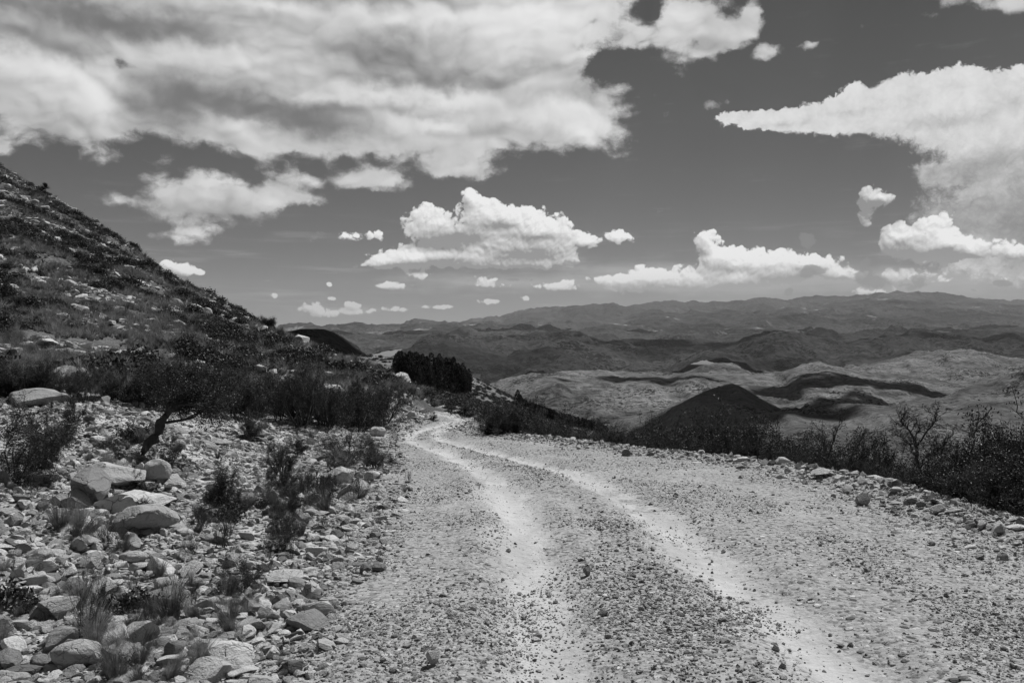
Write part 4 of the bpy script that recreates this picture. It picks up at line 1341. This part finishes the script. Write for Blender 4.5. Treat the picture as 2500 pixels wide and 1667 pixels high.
# ---- trees with a trunk and limbs of their own
def limb_tree(name, base, trunk_pts, trunk_r, limbs, label, cat, leaf=0, lsize=.03, seed=1, depth=3, jit=.04, spread=.55, leafmat=None, kids=(3, 5)):
    e = bpy.data.objects.new(name, None); COL.objects.link(e); e.location = base
    tag(e, label, cat)
    rng = np.random.default_rng(seed)
    tp = np.asarray(trunk_pts, float)
    n = 10; q = np.linspace(0, 1, n); cum = np.linspace(0, 1, len(tp))
    pts = np.stack([np.interp(q, cum, tp[:, k]) for k in range(3)], -1) + rng.normal(0, trunk_r * .35, (n, 3)) * (q[:, None] > 0)
    b = Buf(); tube(b, pts, np.linspace(trunk_r * 1.15, trunk_r * .6, n) * (1 + .18 * rng.normal(size=n)), 8)
    o = bpy.data.objects.new('trunk', b.mesh('trunk', M_BARK)); COL.objects.link(o); o.parent = e
    alltw = []
    for (t, d, L, r) in limbs:
        b = Buf(); tw = []
        p = pts[int(t * (n - 1))]
        grow(b, p, np.array(d, float) / np.linalg.norm(d), L, r, depth, rng, tw, 5, .20, .03, kids, spread, .62)
        o = bpy.data.objects.new('branch', b.mesh('branch', M_BARK)); COL.objects.link(o); o.parent = e
        alltw += tw
    if leaf:
        V, Fc = leaves(alltw, leaf, lsize, rng, jit)
        f = mesh_np('foliage', V, Fc, leafmat or M_LEAF, False, parent=e)
    return e


# the bare forked tree beyond the outer edge
RMIN[0] = .0075
def drawn_tree(name, Y, base_u, trunk, limbs, label, cat, r0, twig, seed, leaf=0):
    """a tree whose trunk and limbs follow measured bends; the twigs are grown on them"""
    rng = np.random.default_rng(seed); k = Y / F
    x0 = (base_u - CU) * k; z0 = CAMZ - (trunk[0][1] - CV) * k
    def P3(pts, sway):
        d = np.cumsum(rng.normal(0, sway, len(pts)))
        return np.array([((u - CU) * k - x0, d[i] - d[0], CAMZ - (v - CV) * k - z0) for i, (u, v) in enumerate(pts)])
    def fine(P_, n):
        q = np.linspace(0, 1, n); c = np.linspace(0, 1, len(P_))
        Q = np.stack([np.interp(q, c, P_[:, a]) for a in range(3)], -1)
        Q[1:-1] = (Q[:-2] + 2 * Q[1:-1] + Q[2:]) / 4
        return Q + rng.normal(0, r0 * .22, Q.shape) * np.array([1, 1, .5])
    e = bpy.data.objects.new(name, None); COL.objects.link(e); e.location = (x0, Y, z0); tag(e, label, cat)
    T = fine(P3(trunk, .02), 16); b = Buf(); tube(b, T, np.linspace(r0 * 1.1, r0 * .62, 16) * (1 + .12 * rng.normal(size=16)), 7)
    o = bpy.data.objects.new('trunk', b.mesh('trunk', M_BARK)); COL.objects.link(o); o.parent = e
    tw_all = []
    for pts, rr in limbs:
        b = Buf(); Q = fine(P3(pts, .05), 14)
        off = T[np.argmin(np.linalg.norm(T - Q[0], axis=1))] - Q[0]
        Q[:, 1] += off[1] if abs(off[0]) < .1 else 0
        rad = np.linspace(r0 * rr, r0 * .13, 14); tube(b, Q, rad, 5)
        for i in range(3, 14):
            for _ in range(rng.integers(1, 4)):
                d = (Q[i] - Q[i - 1]); d /= np.linalg.norm(d); d = d + rng.normal(0, .65, 3) + np.array([0, 0, .2]); d /= np.linalg.norm(d)
                tw = []
                grow(b, Q[i], d, twig * rng.uniform(.5, 1.2) * k, rad[i] * .55 + .0015, 2, rng, tw, 4, .22, .06, (2, 4), .55, .62)
                tw_all += tw
        o = bpy.data.objects.new('branch', b.mesh('branch', M_BARK)); COL.objects.link(o); o.parent = e
    if leaf:
        V, Fc = leaves(tw_all, leaf, .022, rng, .012)
        mesh_np('foliage', V, Fc, M_LEAF, False, parent=e)
    return e


RMIN[0] = .0035
drawn_tree('bare_tree', edge_Y(2105) + .75, 2118, [(2120, 1150), (2117, 1114), (2106, 1087), (2110, 1073), (2105, 1051), (2105, 1030), (2100, 1014)],
           [([(2100, 1014), (2092, 994), (2079, 981), (2071, 973), (2066, 961), (2065, 948)], .55),
            ([(2105, 1024), (2116, 1006), (2128, 987), (2131, 973), (2135, 961), (2130, 948)], .50),
            ([(2109, 1073), (2122, 1051), (2135, 1039), (2155, 1042), (2167, 1036), (2180, 1033)], .50),
            ([(2105, 1047), (2092, 1036), (2086, 1024), (2071, 1006), (2058, 996)], .36),
            ([(2128, 1045), (2142, 1038), (2156, 1026), (2165, 1012), (2168, 998)], .34),
            ([(2103, 1022), (2104, 1000), (2108, 985), (2106, 968)], .3)],
           'bare forked tree with dark bare twigs standing above the shrubs beyond the road', 'tree', .030, 20, 5, 300)
drawn_tree('bare_branch_shrub', edge_Y(1905) + .9, 1896, [(1893, 1090), (1896, 1065), (1904, 1040)],
           [([(1904, 1040), (1912, 1018), (1922, 992), (1928, 972), (1932, 952)], .7), ([(1900, 1050), (1893, 1030), (1890, 1010)], .5)],
           'thin dark bare branch leaning right above the shrubs behind the edge stones', 'shrub', .020, 18, 9, 200)
drawn_tree('bare_branch_shrub', edge_Y(1950) + .9, 1950, [(1945, 1090), (1950, 1060), (1956, 1040)],
           [([(1956, 1040), (1968, 1020), (1976, 1004), (1990, 990)], .6)],
           'short pale bare branch leaning right between taller shrubs', 'shrub', .014, 14, 10, 0)
RMIN[0] = .0035
# the leaning tree in the rubble
xb, yb, zb = ray_hit(326, 1046)
def at_(u, v, dy=0): return ((u - CU) / F * (yb + dy) - xb, dy, CAMZ - (v - CV) / F * (yb + dy) - zb)
limb_tree('leaning_tree', (xb, yb, zb - .03), [(0, 0, 0), at_(352, 1000, .05), at_(372, 965, .1), at_(392, 942, .1)], .062,
          [(1.0, (.35, .2, .9), .36, .040), (1.0, (1.0, .4, .25), .56, .034), (.85, (-.25, .2, 1.0), .32, .034), (.7, (1.0, .1, -.05), .62, .024), (1.0, (.9, -.2, .4), .52, .028),
           (.9, (.1, .5, .8), .34, .03)],
          'small tree with a leaning black trunk growing out of the rubble', 'tree', 14000, .026, 8, 3, .05, .60)
# the little tree on the skyline of the slope
x, y, z = ray_hit(617, 768)
put_tree = limb_tree('skyline_tree', (x, y, z - .1), [(0, 0, 0), (.02, 0, .35), (.0, 0, .7)], .05,
                     [(1.0, (.3, 0, 1), .55, .03), (1.0, (-.4, .1, 1), .55, .03), (.8, (.7, 0, .6), .5, .02)], 'little round-headed tree on the skyline where the slope ends', 'tree', 9000, .05, 12, 3, .09)
x, y, z = ray_hit(105, 445)
limb_tree('skyline_tree', (x, y, z - .1), [(0, 0, 0), (.02, 0, .35), (.0, 0, .6)], .05,
          [(1.0, (.3, 0, 1), .5, .03), (1.0, (-.4, .1, 1), .5, .03)], 'tiny dark bush-like tree on the skyline at the upper left', 'tree', 6000, .06, 13, 3, .09)

RMIN[0] = .0025
# ---- shrubs at the foot of the hill and on the slope
foot_v = lambda u: float(np.interp(u, [-100, 0, 150, 300, 450, 650, 760, 880, 960], [905, 915, 925, 925, 940, 968, 985, 985, 940]))
lst = []
for u in np.arange(-60, 900, 24): lst.append((u + rp.uniform(-10, 10), foot_v(u) - rp.uniform(0, 14), rp.uniform(50, 92), 0))
for u in np.arange(-60, 960, 36): lst.append((u + rp.uniform(-14, 14), foot_v(u) - rp.uniform(22, 50), rp.uniform(44, 84), 1))
for i, (u, vb, hp, b_) in enumerate(sorted(l for l in lst if l[3] == 0)):
    bright = 640 < u < 900
    place('shrub', rp.choice(['leafy0', 'leafy1', 'leafy2', 'leafy3', 'leafy4', 'airy0', 'airy2']), u, vb, vb - hp * (1.35 if 340 < u < 860 else 1.15), rp.uniform(.8, 1.15),
          f'front-row shrub at the foot of the slope, {ordn(i)}', rp.uniform(0, 6), 'shrub', 'shrubs along the foot of the slope')
for i, (u, vb, hp, b_) in enumerate(sorted(l for l in lst if l[3] == 1)):
    place('shrub', rp.choice(['leafy0', 'leafy1', 'leafy2', 'leafy3', 'leafy4', 'airy1', 'airy3']), u, vb, vb - hp * .75, rp.uniform(.8, 1.2),
          f'second-row shrub above the foot of the slope, {ordn(i)}', rp.uniform(0, 6), 'shrub', 'shrubs along the foot of the slope')
HEROS = [
    ('airy0', 690, 985, 822, .8, 'tallest tree-like shrub at the hill foot left of the bright scree'), ('leafy1', 640, 950, 825, .9, 'tall spreading shrub behind the pointed pale boulder'),
    ('leafy2', 560, 965, 840, .9, 'broad dark shrub right of the leaning tree'), ('leafy3', 820, 990, 875, 1.0, 'round dark shrub at the end of the hill-foot thicket'),
    ('leafy0', 38, 1098, 905, .85, 'large dark bush at the left edge in front of the layered slab'), ('leafy4', 105, 1068, 905, .6, 'right half of the dark thicket beside the layered slab'),
    ('airy2', 168, 985, 890, .7, 'thin twiggy shrub between the layered slab and the rubble'), ('leafy2', 505, 1178, 1030, .70, 'round dark bush in the middle of the rubble'),
    ('twiggy0', 512, 1258, 1140, .85, 'spray of pale twigs below the round bush in the rubble'), ('twiggy1', 245, 1250, 1160, 1.1, 'low spreading dark twiggy shrub in front of the shaded boulder'),
    ('dead', 192, 1476, 1262, .7, 'thin dark-stemmed upright shrub near the oval stone'), ('airy3', 240, 1430, 1330, .6, 'scraggy shrub right of the thin dark-stemmed one'),
    ('leafy3', 562, 1358, 1255, .8, 'low dense bush at the margin of rubble and road'), ('airy1', 650, 1120, 1000, .6, 'sparse leafy bush behind the grass near the road'),
    ('twiggy2', 615, 1280, 1205, .7, 'small twiggy bush above the low dense one'), ('leafy1', 790, 1062, 972, 1.1, 'dark bush at the road side of the rubble'),
    ('leafy4', 862, 1074, 990, 1.0, 'dark grassy bush touching the road margin'), ('twiggy0', 700, 1140, 1060, .9, 'fine-twigged bush among grass near the road'),
    ('leafy0', 268, 1052, 1010, .9, 'small leafy plant above the sloping boulder'), ('leafy2', 310, 1122, 1068, .7, 'small dark bush between the sloping and the upright boulder'),
    ('airy2', 330, 1440, 1370, .7, 'small bush beside the chalky white rock'), ('twiggy1', 440, 1400, 1320, .6, 'thin bush right of the chalky white rock'),
    ('twiggy2', 940, 1108, 1080, .9, 'little weed at the inner road margin'), ('leafy1', 755, 1130, 1070, .6, 'dull bush left of the blocky roadside rock')]
for k_, u, vb, vt, w, lab in HEROS: place('shrub', k_, u, vb, vt, w, lab, rp.uniform(0, 6))
# scruffy little bushes through the rubble
lst = []
for q_ in range(34):
    v = rp.uniform(1000, 1300); u = rp.uniform(330, 900)
    if u > np.interp(v, [1000, 1060, 1130, 1250, 1300], [870, 880, 860, 740, 680]): continue
    lst.append((u, v))
for i, (u, v) in enumerate(sorted(lst)):
    place('shrub', rp.choice(['twiggy0', 'twiggy1', 'twiggy2', 'airy0', 'airy1', 'airy3', 'leafy2']), u, v, v - rp.uniform(45, 95), rp.uniform(.8, 1.2),
          f'little scruffy bush in the rubble, {ordn(i)} of its kind', rp.uniform(0, 6), 'shrub', 'scruffy bushes in the rubble')
# on the slope
sl_ = []
x, y = sample_view(900, -40, 990, 30, 112, -.5, rp)
for a, b_ in zip(x, y):
    if road_L(b_) - a < 3: continue
    u = CU + F * a / b_
    if b_ < np.interp(u, [0, 300, 650, 900], [32, 32, 35, 40]): continue
    if fbm(np.array([a * .12]), np.array([b_ * .12]), 3, 17)[0] < -.02: continue
    sl_.append((u, a, b_))
sl_ = sorted(sl_[:78])
for i, (u, a, b_) in enumerate(sl_):
    z = gz(a, b_); h = rp.uniform(.4, 1.0)
    v = CV + F * (CAMZ - z) / b_
    put_shrub('shrub', f'leafy{rp.integers(0, 5)}', a, b_, z, h, rp.uniform(.8, 1.2), rp.uniform(0, 6),
              f'dark bush on the rocky slope, {ordn(i)} of those' if i < 70 else unique_label('dark bush on the slope', u, v, 'b'), 'shrub', 'bushes on the rocky slope')
# bushes by the far bend
for u, vb, vt, lab in [(1065, 958, 915, 'round bush behind the far bend of the road'), (1085, 956, 925, 'small bush right of the round one at the far bend'), (1035, 950, 925, 'bush just above the far end of the road'),
                       (995, 968, 945, 'dark little bush hanging at the end of the scree bank'), (1110, 962, 930, 'bush where the far bend meets the slope')]:
    place('shrub', f'leafy{rp.integers(0, 5)}', u, vb, vt, 1.1, lab)


# ---- grass
def tuft_mesh(seed, n, h=1.0, w=.010, lean=.5, mat=None):
    rng = np.random.default_rng(seed)
    a = rng.uniform(0, 2 * pi, n); r0 = .10 * np.sqrt(rng.random(n)); L = h * rng.uniform(.35, 1.2, n) * (.75 + .25 * np.cos(a - seed))
    le = lean * rng.uniform(.1, 1.2, n)
    base = np.stack([np.cos(a) * r0, np.sin(a) * r0, np.full(n, -.02)], -1)
    a2 = a + rng.normal(0, .5, n)
    d1 = np.stack([np.cos(a2) * le * .6, np.sin(a2) * le * .6, np.ones(n)], -1); d1 /= np.linalg.norm(d1, axis=1)[:, None]
    d2 = np.stack([np.cos(a2) * le * 1.6, np.sin(a2) * le * 1.6, np.ones(n) * .8], -1); d2 /= np.linalg.norm(d2, axis=1)[:, None]
    s = np.stack([-np.sin(a2 + 1.0), np.cos(a2 + 1.0), np.zeros(n)], -1) * w
    m1 = base + d1 * (L * .55)[:, None]; tip = m1 + d2 * (L * .5)[:, None]
    V = np.stack([base - s, base + s, m1 + s * .7, m1 - s * .7, tip], 1).reshape(-1, 3)
    i = np.arange(n)[:, None] * 5
    f = np.concatenate([np.stack([i[:, 0], i[:, 0] + 1, i[:, 0] + 2], -1), np.stack([i[:, 0], i[:, 0] + 2, i[:, 0] + 3], -1), np.stack([i[:, 0] + 3, i[:, 0] + 2, i[:, 0] + 4], -1)])
    return mesh_np('grass_blades', V, f, mat or M_GRASS, False, link=False)


TUFT = [tuft_mesh(200 + i, 420, 1.0, .0034, .6) for i in range(4)]
TUFTD = [tuft_mesh(220 + i, 420, 1.0, .0034, .65, M_GRASSD) for i in range(2)]
TUFTF = [tuft_mesh(240 + i, 110, 1.0, .010, .6, M_GRASS if i % 3 else M_GRASSD) for i in range(6)]
GR = [(140, 1222, 1095, 'tall fountain of dry grass in front of the dark tilted boulder'), (168, 1215, 1120, 'finer grass leaning right beside the tall fountain of grass'),
      (365, 1325, 1240, 'grass tuft leaning right above the stacked stones'), (222, 1368, 1300, 'small upright grass tuft right of the leaning pale stone'),
      (606, 1160, 1075, 'upright tuft of grass in the middle of the rubble'), (642, 1180, 1095, 'dark grass tuft leaning left beside a bush'),
      (344, 1500 - 20, 1395, 'upright clump of old grass beside the chalky white rock'), (390, 1450, 1390, 'short grass clump right of the old one'),
      (565, 1415, 1362, 'spiky grass tuft at the edge of the bright ground'), (790, 1085, 1000, 'grass clump below the hill-foot thicket'),
      (870, 1066, 1000, 'grass clump bending over the road margin'), (690, 1230, 1165, 'grass tuft in the rubble near the road'),
      (200, 1060, 1025, 'little tuft of grass above the sloping boulder'), (295, 1075, 1040, 'little grass tuft left of the leaning trunk'),
      (10, 1320, 1250, 'grass at the left edge above the perched slab'), (5, 1480, 1410, 'grass at the left edge beside the gravel'),
      (500, 1052, 1022, 'short grass on the stones below the shrubs'), (720, 1100, 1040, 'thin grass between rubble and shrubs'),
      (930, 1130, 1105, 'sparse weed on the road margin'), (640, 1530, 1490, 'tiny grass sprig at the bottom of the rubble'),
      (250, 1020, 985, 'pale grass on the upper rubble'), (120, 1000, 950, 'pale grass beside the thin twiggy shrub'), (455, 1225, 1180, 'grass sprig left of the pale twig spray')]
for i, (u, vb, vt, lab) in enumerate(GR):
    x, y, z = ray_hit(u, vb); h = (vb - vt) / F * y * .95
    o = bpy.data.objects.new('grass_tuft', (TUFT + TUFTD)[i % 6]); COL.objects.link(o)
    o.location = (x, y, z); o.scale = (h, h, h); o.rotation_euler = (0, 0, i * 1.7)
    tag(o, lab, 'grass')

# grass and scrub on the slope : uncountable
def foot_line(x, y): return np.interp(CU + F * x / y, [-300, 0, 300, 450, 650, 880, 940, 1000], [13.5, 17, 18.5, 21, 28, 32, 37, 43])
x, y = sample_view(52000, -170, 1010, 16, 125, -.2, rg)
cl = fbm(x * .2, y * .2, 4, 55) + .4 * fbm(x * .8, y * .8, 2, 56)
k = (road_L(y) - x > 1.6) & (y > foot_line(x, y)) & (cl > -.30 + .3 * rg.random(len(x)))
x, y, cl = x[k], y[k], cl[k]; n = len(x)
h = np.clip(.36 * np.exp(rg.normal(0, .3, n)) * (1 + .5 * cl), .15, .95)
scatter('dry_grass', TUFTF, np.stack([x, y, ground_z(x, y)], -1), np.stack([rg.normal(0, .2, n), rg.normal(0, .2, n), rg.uniform(0, 6.28, n)], -1),
        np.stack([h * 1.1, h * 1.1, h], -1), rg.integers(0, 6, n))


def bush_low(seed, n=260, mat=None):
    rng = np.random.default_rng(seed)
    d = rng.normal(size=(n, 3)); d /= np.linalg.norm(d, axis=1)[:, None]; d[:, 2] = np.abs(d[:, 2]) * .8
    d *= (.42 + .12 * rng.normal(size=n))[:, None]
    s = rng.normal(size=(n, 3)); s /= np.linalg.norm(s, axis=1)[:, None]; t = rng.normal(size=(n, 3)); t /= np.linalg.norm(t, axis=1)[:, None]
    L = .055
    V = np.stack([d - s * L, d + t * L * .6, d + s * L, d - t * L * .6], 1).reshape(-1, 3)
    return mesh_np('low_bush', V, np.arange(n * 4).reshape(-1, 4), mat or M_LEAF, False, link=False)


LOWB = [bush_low(400 + i, 900, M_LEAF if i % 2 else M_LEAF2) for i in range(5)]
x, y = sample_view(10000, -170, 1010, 17, 125, -.3, rg)
cl = fbm(x * .13, y * .13, 4, 17) + .35 * fbm(x * .6, y * .6, 2, 18)
k = (road_L(y) - x > 2) & (y > foot_line(x, y) + 1) & (cl > .12)
x, y = x[k], y[k]; n = len(x); h = np.clip(.62 * np.exp(rg.normal(0, .35, n)), .3, 1.6)
scatter('hillside_scrub', LOWB, np.stack([x, y, ground_z(x, y)], -1), np.stack([np.zeros(n), np.zeros(n), rg.uniform(0, 6.28, n)], -1),
        np.stack([h * 1.2, h * 1.2, h * 1.1], -1), rg.integers(0, 5, n))
# scrub on the spur beyond the bend and on the slope under the road
x, y = sample_view(9500, 640, 1750, 52, 470, .0, rg)
cl = fbm(x * .05, y * .05, 3, 27)
k = (cl > -.45 + .35 * rg.random(len(x))) & ((road_mask(x, y) > 1.5) | (y > 46))
x, y = x[k], y[k]; n = len(x); h = np.clip(.62 * np.exp(rg.normal(0, .4, n)), .3, 1.6)
scatter('spur_scrub', LOWB, np.stack([x, y, ground_z(x, y)], -1), np.stack([np.zeros(n), np.zeros(n), rg.uniform(0, 6.28, n)], -1),
        np.stack([h * 1.2, h * 1.2, h], -1), rg.integers(0, 5, n))
# small weeds in the rubble
x, y = sample_view(1700, -200, 940, 4, 34, .6, rg)
k = (road_L(y) - x > .3) & (y < foot_line(x, y) + 1) & (fbm(x * .5, y * .5, 3, 66) > .12)
x, y = x[k], y[k]; n = len(x); h = np.clip(.16 * np.exp(rg.normal(0, .4, n)), .06, .4)
scatter('rubble_weeds', (TUFT + TUFTD)[:6] + TUFTD + LOWB[:1], np.stack([x, y, ground_z(x, y)], -1), np.stack([rg.normal(0, .2, n), rg.normal(0, .2, n), rg.uniform(0, 6.28, n)], -1),
        np.stack([h, h, h], -1), rg.integers(0, 9, n))


# ---- conifers
def conifer_mesh(seed):
    rng = np.random.default_rng(seed); n = 620
    t = rng.random(n) ** .8
    r = .25 * (1 - t) ** .65 * (.55 + .45 * rng.random(n)) * (1 + .25 * np.sin(t * 40 + seed)) + .01
    a = rng.uniform(0, 2 * pi, n)
    p = np.stack([np.cos(a) * r, np.sin(a) * r, .06 + t * .92], -1)
    d = np.stack([np.cos(a) * .6, np.sin(a) * .6, rng.uniform(.3, 1.4, n)], -1); d /= np.linalg.norm(d, axis=1)[:, None]
    s = np.cross(d, rng.normal(size=(n, 3))); s /= np.linalg.norm(s, axis=1)[:, None]
    L = .075 * (1.1 - t * .6)[:, None]
    V = np.stack([p - d * L * .3, p + s * L * .32, p + d * L, p - s * L * .32], 1).reshape(-1, 3)
    cr = mesh_np('conifer_crown', V, np.arange(n * 4).reshape(-1, 4), M_CON, False, link=False)
    b = Buf(); tube(b, [(0, 0, -.05), (0, 0, .4), (0.005, 0, .9)], [.018, .012, .003], 5)
    return cr, b.mesh('conifer_trunk', M_BARK)


CON = [conifer_mesh(i) for i in range(5)]


def put_conifer(x, y, z, h, label, group, i):
    e = bpy.data.objects.new('conifer', None); COL.objects.link(e); e.location = (x, y, z); e.rotation_euler = (0, 0, i * 2.1); e.scale = (h * rp.uniform(.85, 1.25),) * 2 + (h,)
    tag(e, label, 'conifer', group)
    c, t = CON[i % 5]
    a = bpy.data.objects.new('crown', c); COL.objects.link(a); a.parent = e
    b_ = bpy.data.objects.new('trunk', t); COL.objects.link(b_); b_.parent = e


# grove on the spur: base line and top line as seen
gl = []
for i in range(160):
    u = rp.uniform(908, 1078)
    lo = np.interp(u, [905, 940, 1000, 1040, 1060, 1078], [868, 885, 900, 905, 912, 905]); hi = np.interp(u, [905, 930, 980, 1020, 1050, 1075], [858, 855, 850, 850, 860, 885])
    gl.append((u, lo - rp.uniform(0, 26)))
gl.sort()
for i, (u, v) in enumerate(gl):
    x, y, z = ray_hit(u, v, 70)
    edge_ = u < 925 or u > 1064
    put_conifer(x, y, z, rp.uniform(32, 66) * (1 if 920 < u < 1066 else .7) / F * y, 'dark narrow conifer packed in the grove on the spur' if not edge_ else f'dark conifer at the {"left" if u < 1000 else "right"} end of the grove on the spur',
                'conifers in the grove' if not edge_ else ('conifers at the left end of the grove' if u < 1000 else 'conifers at the right end of the grove'), i)
# shelter row running down the spur crest
n_ = 96
for i in range(n_):
    f = (i + .5 * rp.random()) / n_
    u = 1189 + 205 * f
    v = np.interp(u, [1185, 1200, 1240, 1300, 1350, 1400], [932, 941, 957, 975, 987, 998])
    Yc_ = 350
    x, y, z = ray_hit(u, v, 120)
    y = min(y, 352); x = (u - CU) / F * y; z = gz(x, y)
    hp = np.interp(f, [0, .02, .1, 1], [44, 34, 26, 22])
    put_conifer(x, y, z, hp / F * y * rp.uniform(.85, 1.15), 'tall conifer heading the dark row that runs down the slope' if i == 0 else 'slim dark conifer in the long row running down the slope', 'conifers in the long row' if i else None, i)
